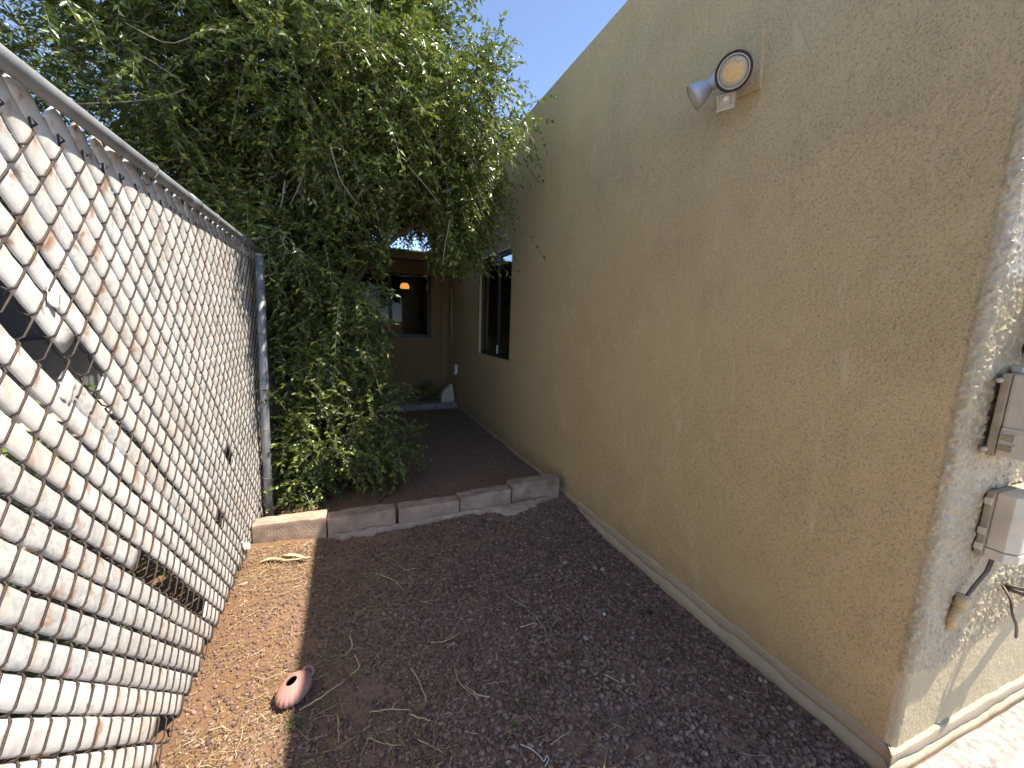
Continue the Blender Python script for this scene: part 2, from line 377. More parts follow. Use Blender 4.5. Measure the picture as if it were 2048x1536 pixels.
# parapet cap: rounded rows going over the top and down the inside
rows = [WV.reshape(-1, 3)]; base = WV.reshape(-1, 3)[-npth:]; nb = len(rows[0]); last = (len(zs)-1)*npth
capf = []
for k, (ins, zz) in enumerate([(.004, HW-.016), (.014, HW-.004), (.03, HW), (.20, HW), (.215, HW-.02), (.215, 2.75)]):
    rr = base.copy(); rr[:, 0] -= pts[:, 2]*ins; rr[:, 1] -= pts[:, 3]*ins; rr[:, 2] = zz + .006*fbm(sarc, sarc*0, .5, 61, 2)
    off = nb+k*npth; prev = last if k == 0 else off-npth
    i = np.arange(npth-1); capf.append(np.stack([prev+i, off+i, off+i+1, prev+i+1], -1)); rows.append(rr)
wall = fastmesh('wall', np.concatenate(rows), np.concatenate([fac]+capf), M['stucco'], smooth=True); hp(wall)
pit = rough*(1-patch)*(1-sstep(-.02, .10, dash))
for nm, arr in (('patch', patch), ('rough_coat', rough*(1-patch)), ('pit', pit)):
    at = wall.data.attributes.new(nm, 'FLOAT', 'POINT'); full = np.zeros(nb+6*npth, np.float32); full[:nb] = arr.ravel()
    at.data.foreach_set('value', full)
# foundation strip below the stucco: cracked render band over a lower plinth
def strip(name, zlo, zhi, out, m, seed, cut_lo=0., cut_hi=0.):
    y_ = np.concatenate([np.arange(YFAR, 2.6, -.06), np.arange(2.55, YC-.0, -.012)])
    P = [(XW, a, -1, 0, a-10) for a in y_]
    for u in np.arange(-.02, 1.0, .012): p = FP(u, 0, 0); P.append((p.x, p.y, NF.x, NF.y, YC-10-u))
    # corner: keep the strip mitred
    P = np.array(P); s_ = P[:, 4]
    nrm = P[:, 2:4].copy(); k = len(y_); nrm[k-1:k+2] = (-1, -1)
    zl = zlo+cut_lo*fbm(s_, s_*0, .11, seed, 5); zh = zhi+cut_hi*fbm(s_, s_*0+(0 if cut_lo == 0 else 5), .11, seed, 5)
    rws = []
    for t, o_ in ((0, out-.001), (.15, out+.0015), (.5, out), (.85, out+.001), (1, out-.001), (1.02, -.02)):
        zt = zl+(zh-zl)*min(t, 1)+(0.002 if t > 1 else 0); rws.append(np.stack([P[:, 0]+nrm[:, 0]*(o_+.003*fbm(s_, zt, .06, seed+3, 3)*(t < 1.01)), P[:, 1]+nrm[:, 1]*o_, zt], -1))
    rws.insert(0, np.stack([P[:, 0]-nrm[:, 0]*.02, P[:, 1]-nrm[:, 1]*.02, zl], -1))
    return hp(fastmesh(name, np.concatenate(rws), gridfaces(len(rws), len(P))[:, ::-1], m, smooth=False))
strip('foundation', -.30, -.030, .009, M['foundation'], 71, 0, .018)
strip('render_band', -.0265, .020, .006, M['foundation'], 71, .018, .014)
# house carcass: back walls, roofs, floor (closed, so the rooms are dark)
hp(MB().box((XW+.2, YC+.45, 2.8), (7.6, YFAR+.2, 2.9)).build('roof_deck', M['roofdark']))
hp(MB().box((7.4, YC-.35, -.3), (7.6, 10.5, 3.0)).build('rear_wall', M['stucco']))
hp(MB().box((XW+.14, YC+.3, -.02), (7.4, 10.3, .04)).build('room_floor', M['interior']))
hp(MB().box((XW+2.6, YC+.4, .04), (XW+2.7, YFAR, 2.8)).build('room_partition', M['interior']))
def ring(lo, hi, plane, at, dep, wd):       # rectangular frame of four bars; plane 'x' (y,z) or 'y' (x,z)
    (a0, b0), (a1, b1) = lo, hi; mb = MB()
    for r0, r1 in (((a0, b0), (a1, b0+wd)), ((a0, b1-wd), (a1, b1)), ((a0, b0+wd), (a0+wd, b1-wd)), ((a1-wd, b0+wd), (a1, b1-wd))):
        if plane == 'x': mb.box((at, r0[0], r0[1]), (at+dep, r1[0], r1[1]))
        else: mb.box((r0[0], at, r0[1]), (r1[0], at+dep, r1[1]))
    return mb
# side window
win = hp(ring((W1[0]+.006, W1[2]+.006), (W1[1]-.006, W1[3]-.006), 'x', XW+.035, .05, .035).build('window', M['bronze']))
def sub(o, p): o.parent = p; return o
ym = 4.20
sub(ring((W1[0]-.001, W1[2]-.001), (W1[1]+.001, W1[3]+.001), 'x', XW+.004, .15, .007).build('reveal', M['stucco']), win)
sub(MB().box((XW+.040, ym-.03, W1[2]+.041), (XW+.078, ym+.03, W1[3]-.041)).build('mullion', M['bronze'], bevel=.002), win)
for a, b, xx in ((W1[0]+.041, ym-.03, XW+.055), (ym+.03, W1[1]-.041, XW+.065)):
    sub(MB().box((xx, a, W1[2]+.041), (xx+.005, b, W1[3]-.041)).build('pane', M['glass']), win)
sub(MB().box((XW+.028, ym-.012, W1[2]+.05), (XW+.041, ym+.006, W1[2]+.145)).build('latch_tag', M['white'], bevel=.004), win)
# rear wing: wall with a window, eave, fascia, metal roof
W2 = (-.15, 1.255, 1.06, 2.06)
xs = [-1.1, W2[0], W2[1], XW+.3]; zs2 = [-.3, W2[2], W2[3], 2.36]
mb = MB()
for i in range(3):
    for j in range(3):
        if (i, j) == (1, 1): continue
        mb.box((xs[i], YFAR, zs2[j]), (xs[i+1], YFAR+.18, zs2[j+1]))
rw = mb.build('wing_wall', M['wing_shade_paint'])
b = bmesh.new(); b.from_mesh(rw.data); bmesh.ops.remove_doubles(b, verts=b.verts, dist=1e-4)
seen = {}
for f in list(b.faces):
    k = tuple(sorted(v.index for v in f.verts)); seen.setdefault(k, []).append(f)
bmesh.ops.delete(b, geom=[f for fs in seen.values() if len(fs) > 1 for f in fs], context='FACES'); b.to_mesh(rw.data); b.free(); hp(rw)
hp(MB().box((-1.1, 10.3, -.3), (7.6, 10.5, 2.5)).build('back_wall', M['stucco'])); hp(MB().box((-1.3, YFAR, -.3), (-1.102, 10.5, 2.36)).build('end_wall', M['stucco']))
w2 = hp(ring((W2[0]+.004, W2[2]+.004), (W2[1]-.004, W2[3]-.004), 'y', YFAR+.05, .05, .04).build('window', M['bronze']))
sub(MB().box((.60, YFAR+.055, W2[2]+.045), (.655, YFAR+.095, W2[3]-.045)).build('mullion', M['bronze']), w2)
for a, b_ in ((W2[0]+.045, .60), (.655, W2[1]-.045)):
    sub(MB().box((a, YFAR+.07, W2[2]+.045), (b_, YFAR+.075, W2[3]-.045)).build('pane', M['glass']), w2)
sub(MB().box((W2[0]-.05, YFAR-.03, W2[2]-.05), (W2[1]+.05, YFAR+.045, W2[2]-.002)).build('sill', M['fascia'], bevel=.006), w2)
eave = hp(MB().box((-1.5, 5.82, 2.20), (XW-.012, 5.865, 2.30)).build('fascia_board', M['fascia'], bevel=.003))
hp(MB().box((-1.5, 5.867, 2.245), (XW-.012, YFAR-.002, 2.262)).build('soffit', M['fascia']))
rf = MB(); rf.add([(-1.6, 5.78, 2.302), (XW-.01, 5.78, 2.302), (XW-.01, 6.42, 2.372), (-1.6, 6.42, 2.372), (-1.6, 5.78, 2.318), (XW-.01, 5.78, 2.318), (XW-.01, 6.42, 2.388), (-1.6, 6.42, 2.388)],
   [(0, 3, 2, 1), (4, 5, 6, 7), (0, 1, 5, 4), (1, 2, 6, 5), (2, 3, 7, 6), (3, 0, 4, 7)])
rf.box((-1.6, 6.422, 2.37), (7.6, 10.6, 2.395))
hp(rf.build('roof_sheet', M['roof']))
hp(MB().box((1.42, YFAR-.035, -.05), (1.50, YFAR-.002, 2.24)).build('corner_trim', M['wing_shade_paint'], bevel=.004))
# lit lamp hanging inside the rear wing
lamp = empty('pendant_lamp', (.98, 7.4, 2.36), 'orange lit pendant lamp hanging inside the rear wing window', 'lamp')
mb = MB().lathe([(.012, -.36), (.06, -.37), (.085, -.43), (.075, -.46), (.0, -.46)], Matrix.Identity(4), 20); mb.build('lamp_shade', M['lampglow'], lamp, True)
MB().tube([(0, 0, 0), (0, 0, -.365)], .004, 6).build('cord', M['black'], lamp)
tag(MB().box((-1.0, YFAR+.2, 2.361), (7.4, 10.3, 2.368)).build('wing_ceiling', M['interior']), None); bpy.data.objects['wing_ceiling'].parent = house; bpy.data.objects['wing_ceiling'].matrix_parent_inverse = Matrix.Translation(house.location).inverted()

# ---- conduit, outlet, step, bag, plant at the far end
cd = empty('wall_conduit', (XW, 6.15, 1.0), 'thin painted conduit pipe clipped to the wall near the rear corner', 'pipe')
MB().tube([(-.014, 0, .02), (-.014, 0, .85)], .011, 8).build('pipe', M['painted'], cd, True)
for z in (.1, .42, .75): MB().box((-.028, -.022, z), (-.0005, .022, z+.018)).build('clip', M['painted'], cd)
ob = empty('outlet_box', (XW, 5.86, .60), 'small white weatherproof outlet cover on the shaded side wall', 'outlet')
MB().box((-.045, -.05, -.07), (-.001, .05, .07)).build('cover', M['white'], ob, bevel=.012); MB().box((-.055, -.03, -.085), (-.012, .03, -.072)).build('lip', M['white'], ob)
st = empty('concrete_step', (1.0, 6.0, 0), 'low grey concrete step in front of the rear wing', 'step')
MB().box((-.75, -.28, -.15), (.535, .385, .085)).build('slab', M['concrete'], st, bevel=.015)
mb = MB()
prof = [((-.10, -.06), (.10, .06), 0), ((-.105, -.065), (.105, .065), .05), ((-.085, -.05), (.09, .05), .14), ((-.03, -.03), (.085, .035), .22), ((.045, -.012), (.08, .012), .275)]
V = []; 
for (a0, b0), (a1, b1), z in prof: V += [(a0, b0, z), (a1, b0, z), (a1, b1, z), (a0, b1, z)]
Fc = [(3, 2, 1, 0)]+[(i*4+j, i*4+(j+1) % 4, i*4+4+(j+1) % 4, i*4+4+j) for i in range(4) for j in range(4)]+[(16, 17, 18, 19)]
bag = pyd('white_bag', V, Fc, M['greybox']); bag.location = (1.40, 5.86, .086); tag(bag, 'crumpled white bag standing on the concrete step against the wall', 'bag')
b = bmesh.new(); b.from_mesh(bag.data); bmesh.ops.subdivide_edges(b, edges=b.edges[:], cuts=2, use_grid_fill=True)
for v in b.verts: v.co += Vector((random.uniform(-1, 1), random.uniform(-1, 1), 0))*.006
b.to_mesh(bag.data); b.free()

# ================================================================== FENCE
fence = empty('chain_link_fence', (XF, 0, 0), 'rusty chain link fence woven with weathered white diagonal privacy slats', 'fence')
FY0, FY1 = -.30, 6.35; ZT = 1.735
def fgz(y): return float(gz(XF, y))
POSTS = (-.26, 2.77, 5.8)
def wob(y, z):      # the fabric is not flat
    return .010*vnoise(np.asarray(y), np.asarray(z), .7, 91)+.004*vnoise(np.asarray(y), np.asarray(z), .2, 92)
MB().tube([(.028, FY0, 1.752), (.028, 1.2, 1.75), (.030, 2.77, 1.753), (.028, 4.5, 1.75), (.028, FY1, 1.752)], .0178, 16).build('top_rail', M['galv'], fence, True)
MB().tube([(.028, 1.86, 1.7515), (.028, 1.95, 1.7515)], .0205, 16).build('rail_sleeve', M['galv'], fence, True)
for k, y in enumerate(POSTS):
    ln = (.085 if k == 1 else 0); yl = (.10 if k == 1 else .012)
    MB().tube([(.034, y, -.3), (.034+ln*.14, y+yl*.35, .6), (.034+ln*.4, y+yl, 1.69)], .0245, 18).build('post', M['galv'], fence, True)
    MB().tube([(.034+ln*.4, y+yl, 1.69), (.034+ln*.4, y+yl, 1.706)], .028, 18).build('post_cap', M['galv'], fence, True)
    for z in (.30, .62, .93, 1.22, 1.5):
        ring_ = [(.034+ln*.4*z/1.69+.0275*math.cos(a)*1.0-.004, y+yl*z/1.69+.0275*math.sin(a), z+.004*math.sin(2*a)) for a in np.linspace(0, 2*math.pi, 15)]
        MB().tube(ring_, .0017, 5, False).build('tie', M['tie'], fence, True)
for y in (.32, .93, 1.555, 2.16, 2.62, 3.3, 3.9, 4.5, 5.1):
    pts_ = [(.028+.0205*math.cos(a)-.012*max(0, -math.sin(a)), y+.012*math.sin(a*.5), 1.751+.0215*math.sin(a)-.022*max(0, -math.sin(a))) for a in np.linspace(-.6, 2*math.pi+.2, 18)]
    MB().tube(pts_, .0017, 5, False).build('tie', M['tie'], fence, True)
# wire fabric: flat spirals hooked into each other, '/' strands in front of the slats
HWc = CW/2; HVc = CW*SLOPE/2
def node_phase(): return 2.4585, .0035           # c = z+S*y of gap lines, d = z-S*y of front strands
cg, dg = node_phase()
# node: c=cg+i*PITCH, d=dg+j*PITCH -> z=(c+d)/2, y=(c-d)/(2S)
wv, wf = [], []
mbw = MB()
zc0 = (cg+dg)/2; yc0 = (cg-dg)/(2*SLOPE)
ncol0 = int(math.floor((FY0-yc0)/HWc)); ncol1 = int(math.ceil((FY1-yc0)/HWc))
for c in range(ncol0, ncol1):
    ya = yc0+c*HWc
    nlow = int(math.floor((0.0-zc0)/HVc)); nhi = int(math.floor((1.715-zc0)/HVc))
    P = []
    far = ya > 3.0
    for k in range(nlow, nhi+1):
        left = (k+c) % 2 == 0
        y = ya if left else ya+HWc; z = zc0+k*HVc
        z += .006*float(vnoise(y, z, .33, 95)); hook = .0022
        yy = y+(-hook if left else hook)
        front = .0
        P.append((y, z, yy, left))
    # strand k->k+1: going left->right (upwards) is '/', in front; right->left is '\', behind
    poly = []
    for i, (y, z, yy, left) in enumerate(P):
        xw = float(wob(y, z))
        poly.append((xw+.001, yy, z))
        if i+1 < len(P):
            y2, z2 = P[i+1][0], P[i+1][1]; fr = left
            xo = .0088 if fr else -.0075
            for t in ((.14, .5, .86) if not far else (.5,)):
                poly.append((xw+xo, y+(y2-y)*t, z+(z2-z)*t))
    mbw.tube(poly, .0021, 5 if not far else 4, False)
    # knuckled tips along the top
    y, z, yy, left = P[-1]
    s_ = 1 if left else -1
    mbw.tube([(float(wob(y, z)), yy, z), (.006, yy+s_*.012, z+.013), (.002, yy+s_*.004, z+.021), (-.004, yy-s_*.004, z+.012)], .0021, 4, False)
wire = mbw.build('wire_mesh', M['wire'], fence, True); wire['kind'] = 'stuff'
# slats
c_top = 2.859
prof = [(-.0287, 0), (-.0258, .0034), (-.012, .0052), (0, .0057), (.012, .0052), (.0258, .0034), (.0287, 0), (.0258, -.0026), (0, -.0036), (-.0258, -.0026)]
e_dir = np.array([1, -SLOPE])/math.hypot(1, SLOPE); e_per = np.array([SLOPE, 1])/math.hypot(1, SLOPE)
gaps = {-5: [(-9, 1.10), ], -4: [(1.13, 1.22)], -9: [(1.265, 1.70)], -15: [(1.255, 1.36)], -3: [(1.93, 1.99)], 2: [(2.12, 2.2)]}
kk0 = int((0.02+SLOPE*FY0-c_top)/PITCH); kk1 = int((1.72+SLOPE*FY1-c_top)/PITCH)
sn = 0
for k in range(kk0, kk1+1):
    c = c_top+k*PITCH+random.uniform(-.003, .003)
    ztop = 1.752+random.uniform(-.014, .004); ya = (c-ztop)/SLOPE
    zb = .035+random.uniform(-.02, .03); yb = (c-zb)/SLOPE
    ya = max(ya, FY0+.02); yb = min(yb, FY1-.02)
    if yb-ya < .08: continue
    segs = [(ya, yb)]
    for g0, g1 in gaps.get(k, []):
        ns = []
        for a, b_ in segs:
            if g0 > a: ns.append((a, min(b_, g0)))
            if g1 < b_: ns.append((max(a, g1), b_))
        segs = [q for q in ns if q[1]-q[0] > .03]
    for a, b_ in segs:
        far = a > 2.6
        n = max(4, int((b_-a)/(.022 if not far else .06)))
        yy = np.linspace(a, b_, n+1); V = np.zeros((n+1, len(prof), 3))
        ph = random.random()*50; tw = random.uniform(-.0015, .0015)
        # broken slat has slumped out of its channel
        slump = -.016 if (k == -5) else 0
        for j, (pw, ph_) in enumerate(prof):
            wj = .94+.10*vnoise(yy*1.4+ph, yy*0+k, .22, 97)
            # nick the edge here and there
            nick = 1-.22*np.maximum(0, vnoise(yy*1.4+ph, yy*0+k+j//6*7, .05, 99)-.33)/.17*(abs(pw) > .02)
            y = yy+e_per[0]*pw*wj*nick; z = (c-SLOPE*yy)+e_per[1]*pw*wj*nick
            sl = slump*np.exp(-(yy-a)/.35); y = y+sl*e_per[0]; z = z+sl*e_per[1]
            bow = .0016*np.sin((SLOPE*yy*2-c-dg)/PITCH*2*math.pi+1.2)
            V[:, j] = np.stack([ph_*(1+.25*vnoise(yy*3+ph, yy*0+j, .1, 98))+wob(yy, c-SLOPE*yy)+bow*.6+tw*pw/.026, y, z], -1)
        nn = len(prof); i = np.arange(n)[:, None]*nn; j = np.arange(nn)[None]
        Q = np.stack([i+j, i+(j+1) % nn, i+nn+(j+1) % nn, i+nn+j], -1).reshape(-1, 4)
        o = fastmesh('slat', V.reshape(-1, 3), Q, M['slat'], fence, True)
        bm = bmesh.new(); bm.from_mesh(o.data); bm.verts.ensure_lookup_table()
        bm.faces.new([bm.verts[q] for q in range(nn)]); bm.faces.new([bm.verts[n*nn+q] for q in range(nn-1, -1, -1)])
        bmesh.ops.recalc_face_normals(bm, faces=bm.faces[:]); bm.to_mesh(o.data); bm.free(); o.data.shade_smooth()
        sn += 1
# torn flaps of slat
def flap(name, corners, seed):
    r = np.random.default_rng(seed); c_ = [np.array(q, float) for q in corners]; n = 7; V = []
    for i in range(n):
        for j in range(n):
            u, v = i/(n-1), j/(n-1); p = (c_[0]*(1-u)+c_[1]*u)*(1-v)+(c_[3]*(1-u)+c_[2]*u)*v
            p = p+np.array([.005*abs(math.sin(u*4+seed))*v+.0005*r.normal(), .0005*r.normal(), .0005*r.normal()]); V.append(p)
    V = np.array(V); top = V.copy(); top[:, 0] += .0014
    fq = gridfaces(n, n); ed = []
    loop = [i for i in range(n)]+[i*n+n-1 for i in range(1, n)]+[n*(n-1)+i for i in range(n-2, -1, -1)]+[i*n for i in range(n-2, 0, -1)]
    for a, b_ in zip(loop, loop[1:]+loop[:1]): ed.append((a, b_, b_+n*n, a+n*n))
    return pyd(name, np.concatenate([V, top]), [tuple(q[::-1]) for q in fq]+[tuple(q+n*n) for q in fq]+ed, M['slat'], fence, True)
def fpt(x, y, dx=.008): p = onX(x, y, XF+dx); return (dx, p[1], p[2])
flap('torn_slat_flap', [fpt(128, 740, .002), fpt(150, 768, .006), fpt(134, 812, .004), fpt(108, 790, .002)], 3)
flap('torn_slat_flap', [fpt(92, 570, .006), fpt(119, 584, .010), fpt(113, 622, .010), fpt(88, 604, .006)], 5)
flap('torn_slat_flap', [fpt(482, 1082), fpt(502, 1088, .025), fpt(500, 1100, .02), fpt(486, 1102)], 8)

# ================================================================== NEIGHBOUR beyond the fence
nb_ = empty('neighbour_house', (-3.6, 2, 0), 'blue grey neighbouring house wall under a carport behind the fence', 'house')
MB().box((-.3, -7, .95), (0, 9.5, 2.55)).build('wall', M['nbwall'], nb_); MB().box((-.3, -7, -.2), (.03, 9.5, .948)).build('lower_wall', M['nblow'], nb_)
MB().box((-.4, -7.2, 2.552), (1.25, 9.7, 2.62)).build('carport_roof', M['roof'], nb_)
for y in (-5, -1.6, 1.9, 5.4, 9): MB().box((1.08, y, -.2), (1.16, y+.08, 2.55)).build('carport_post', M['white'], nb_, bevel=.005)

# ================================================================== BLOCK EDGING
edg = empty('block_edging', (0, 2.42, 0), 'row of five low concrete blocks edging the shaded bed', 'edging')
jx = [(-.545, -.160), (-.152, .246), (.262, .664), (.672, 1.058), (1.068, 1.478)]
ztop = [.138, .124, .121, .134, .158]; yoff = [.02, .0, -.012, .0, .03]; rot = [-.03, -.035, .0, .035, .05]
for k, ((a, b_), zt, yo, ro) in enumerate(zip(jx, ztop, yoff, rot)):
    bm = bmesh.new(); bmesh.ops.create_cube(bm, size=1)
    for v in bm.verts: v.co = Vector((v.co.x*(b_-a), v.co.y*.105, (v.co.z+.5)*(zt+.12)-.12))
    bmesh.ops.bevel(bm, geom=bm.edges[:], offset=.006 if k else .004, segments=2, affect='EDGES', profile=.6)
    long = [e for e in bm.edges if e.calc_length() > .05]
    bmesh.ops.subdivide_edges(bm, edges=long, cuts=13, use_grid_fill=True)
    for v in bm.verts:
        s_ = v.co
        nz = float(fbm(s_.x*1.0+k*3, s_.z+s_.y*1.7, .05, 131, 3)); chip = max(0, float(vnoise(s_.x+k*2, s_.y*2, .035, 133))-.18)
        v.co.z += .004*nz-(.022*chip if v.co.z > zt-.012 else 0); v.co.y += .003*nz; v.co.x += .002*nz
    me = bpy.data.meshes.new('block'); bm.to_mesh(me); bm.free()
    o = link('block', me, M['block'], edg, True); o.location = ((a+b_)/2, .055+yo, 0); o.rotation_euler = (0, .01*(-1)**k, ro)
    try: o.data.set_sharp_from_angle(angle=R(40))
    except Exception: pass
# spilled mortar along the foot of the blocks
xs_ = np.linspace(-.13, 1.36, 190); cols = np.linspace(0, 1, 12)
XX, TT = np.meshgrid(xs_, cols)
wd = .014+.09*np.maximum(0, fbm(xs_, xs_*0, .20, 141, 5)+.10)+.05*np.exp(-((xs_-1.08)/.16)**2)
wd *= sstep(-.13, -.05, xs_)*sstep(1.36, 1.25, xs_)+.02
yb_ = np.interp(xs_, [-.15, .25, .7, 1.06, 1.5], [-.0, -.012, -.012, .005, .02])
YY = 2.418+yb_[None]-wd[None]*TT
prof_ = np.where(TT > .93, -.03, .020*np.sqrt(np.clip(1-TT**2, 0, 1))+.006)
ZZm = gz(XX, YY)+prof_+.010*fbm(XX, YY, .035, 145, 3)*(TT < .93)+.006
fastmesh('mortar_footing', np.stack([XX, YY-2.42, ZZm], -1).reshape(-1, 3), gridfaces(*XX.shape)[:, ::-1], M['mortar'], edg, False)

# ================================================================== FLOODLIGHT
fl = empty('flood_light', (XW, 1.285, 2.39), 'twin head flood light with motion sensor on the tan wall', 'light')
L0 = Vector(fl.location)
def lp(x, y, X): return Vector(onX(x, y, X))-L0
mbp = MB().lathe([(0, .030), (.030, .030), (.052, .026), (.064, .012), (.066, -.006)], frame((-.002, 0, 0), (-1, 0, 0)), 28)
mbp.build('wall_plate', M['painted'], fl, True)
MB().add([(x_, y_, z_) for x_ in (-.011, .004) for y_, z_ in ((-.095, -.105), (.060, -.085), (.085, .055), (-.080, .125))], [(0, 1, 2, 3), (7, 6, 5, 4), (0, 4, 5, 1), (1, 5, 6, 2), (2, 6, 7, 3), (3, 7, 4, 0)]).build('mounting_pad', M['stucco'], fl, bevel=.004)
cA = lp(1467, 143, 1.415); toCam = (Vector((0, 0, H))-L0-cA).normalized(); axA = (toCam+Vector((-.05, -.08, -.05))).normalized()
MA = frame(cA, axA)
MB().lathe([(.0, -.135), (.024, -.135), (.027, -.075), (.036, -.058), (.060, -.012), (.0632, .0), (.0625, .004)], MA, 36).build('lamp_head', M['bluegrey'], fl, True)
MB().lathe([(.0635, -.004), (.0655, .002), (.0640, .007), (.0570, .008), (.0560, .002)], MA, 40).build('gasket', M['black'], fl, True)
MB().lathe([(.0560, .003), (.0560, .0085), (.0520, .0085), (.0515, .003)], MA, 40).build('lens_rim', M['cream'], fl, True)
ln_ = MB().lathe([(.0516, 0), (.045, .0035), (.03, .006), (.012, .0075), (.0, .008)], Matrix.Identity(4), 40).build('lens', M['lens'], fl, True); ln_.matrix_local = MA
MB().tube([(-.02, .0, .0), (cA-axA*.13)*.7+Vector((-.01, 0, 0)), cA-axA*.125], [.016, .016, .020], 12).build('swivel_arm', M['bluegrey'], fl, True)
pL = lp(1386, 196, 1.405); pN = lp(1443, 152, 1.475); axB = (pL-pN).normalized(); lenB = (pL-pN).length
MBm = frame(pN, axB)
MB().lathe([(.0, -.05), (.026, -.05), (.027, lenB*.36), (.0235, lenB*.37), (.0245, lenB*.43), (.032, lenB*.52), (.043, lenB*.68), (.050, lenB*.86), (.0525, lenB), (.0495, lenB), (.0490, lenB*.97)], MBm, 32).build('lamp_head', M['bluegrey'], fl, True)
MB().lathe([(.0495, lenB*.985), (.03, lenB*1.01), (0, lenB*1.02)], MBm, 32).build('lens', M['greybox'], fl, True)
MB().lathe([(.0525, lenB*.985), (.0545, lenB*.99), (.0545, lenB*1.012), (.0495, lenB*1.014)], MBm, 32).build('lens_rim', M['cream'], fl, True)
pS = lp(1452, 197, 1.455); zS = Vector((-.72, -.35, -.60)).normalized(); MS = frame(pS, zS, (0, .0, 1))
sb = MB().box((-.027, -.030, -.03), (.020, .030, .004), MS).build('sensor', M['cream'], fl, bevel=.004)
for a0, a1 in (((-.027, -.030), (-.022, .030)), ((.015, -.030), (.020, .030)), ((-.022, -.030), (.015, -.025)), ((-.022, .025), (.015, .030))):
    MB().box((a0[0], a0[1], .0045), (a1[0], a1[1], .016), MS).build('sensor_hood', M['cream'], sb)
MB().lathe([(.014, .004), (.012, .010), (.006, .013), (0, .0135)], MS, 16).build('sensor_eye', M['white'], sb, True)
MB().box((-.036, -.034, .012), (-.0285, .034, .019), MS).build('sensor_lip', M['cream'], sb)
MB().tube([(-.015, 0, -.02), pS*.5+Vector((.0, 0, -.015)), pS-zS*.03], .009, 8).build('sensor_arm', M['cream'], fl, True)

# ================================================================== BOXES ON THE FRONT FACE
def fmat(u, z): return Matrix(((UF.x, NF.x, 0, 0), (UF.y, NF.y, 0, 0), (0, 0, 1, 0), (0, 0, 0, 1)))
def fthing(name, u, z, label, cat, group=None):
    o = empty(name, FP(u, 0, z), label, cat, group); o.rotation_euler = (0, 0, math.atan2(UF.y, UF.x)); return o
# local axes: +x along the wall, -y out of the wall
pn = fthing('meter_panel', .215, 1.27, 'grey metal meter panel on the sunlit front wall', 'meter')
MB().box((0, -.155, 0), (.34, -.004, .235)).build('cabinet', M['greybox'], pn, bevel=.006); MB().box((.015, -.166, .015), (.325, -.156, .22)).build('door', M['greybox'], pn, bevel=.004)
b1 = fthing('utility_box', .104, 1.0, 'beige hinged cable box below the meter panel, larger of two', 'utility box')
MB().box((0, -.030, .0), (.30, -.012, .235)).build('back_plate', M['boxback'], b1, bevel=.004)
cv = MB().box((.002, -.115, .085), (.298, -.031, .233)).build('cover', M['greybox'], b1, bevel=.007)
MB().box((-.001, -.112, .004), (.301, -.031, .082)).build('lower_cover', M['greybox'], b1, bevel=.006)
MB().box((-.0035, -.116, .080), (.3035, -.034, .0865)).build('seam_ledge', M['greybox'], b1, bevel=.002)
for z in (.030, .060): MB().box((-.007, -.060, z-.008), (-.001, -.034, z+.008)).build('latch', M['boxback'], b1, bevel=.002); MB().box((-.0085, -.064, z-.011), (-.001, -.0605, z+.011)).build('latch_bar', M['greybox'], b1)
for z in (.018, .215): MB().tube([(-.012, -.012, z), (.004, -.012, z)], .007, 8).build('mount_lug', M['greybox'], b1, True)
MB().box((.05, -.03, .236), (.085, -.010, .252)).build('top_lug', M['greybox'], b1, bevel=.003)
b2 = fthing('utility_box', .205, .672, 'smaller light grey cable box with slanted front above the loose wires', 'utility box')
MB().box((-.008, -.022, .0), (.235, -.004, .205)).build('back_plate', M['boxback'], b2, bevel=.004)
def hexbox(x0, x1, d0, d1, z0, z1, ch):
    P = [(x0, -d0), (x0, -(d1-ch)), (x0+ch*1.1, -d1), (x1-ch*1.1, -d1), (x1, -(d1-ch)), (x1, -d0)]
    V = [(a, b_, z) for z in (z0, z1) for a, b_ in P]; n = 6
    return MB().add(V, [tuple(range(n)), tuple(range(2*n-1, n-1, -1))]+[(i, i+n, (i+1) % n+n, (i+1) % n) for i in range(n)])
cv2 = hexbox(0, .228, .0225, .082, .032, .205, .022).build('cover', M['greybox'], b2, bevel=.004)
hexbox(-.002, .112, .0225, .084, .0, .030, .022).build('lower_cover', M['greybox'], b2, bevel=.003)
hexbox(.128, .231, .0225, .078, .006, .030, .016).build('lower_cover', M['greybox'], b2, bevel=.003)
for i in range(4):      # small raised lettering, too worn to read
    MB().box((.062+i*.010, -.0845, .062), (.065+i*.010, -.0823, .069)).build('raised_mark', M['boxback'], cv2)
    MB().box((.061+i*.010, -.0845, .074), (.066+i*.010, -.0823, .079)).build('raised_mark', M['boxback'], cv2)
for z in (.02, .07, .165): MB().box((-.014, -.020, z), (-.007, -.004, z+.022)).build('hinge', M['greybox'], b2, bevel=.002)
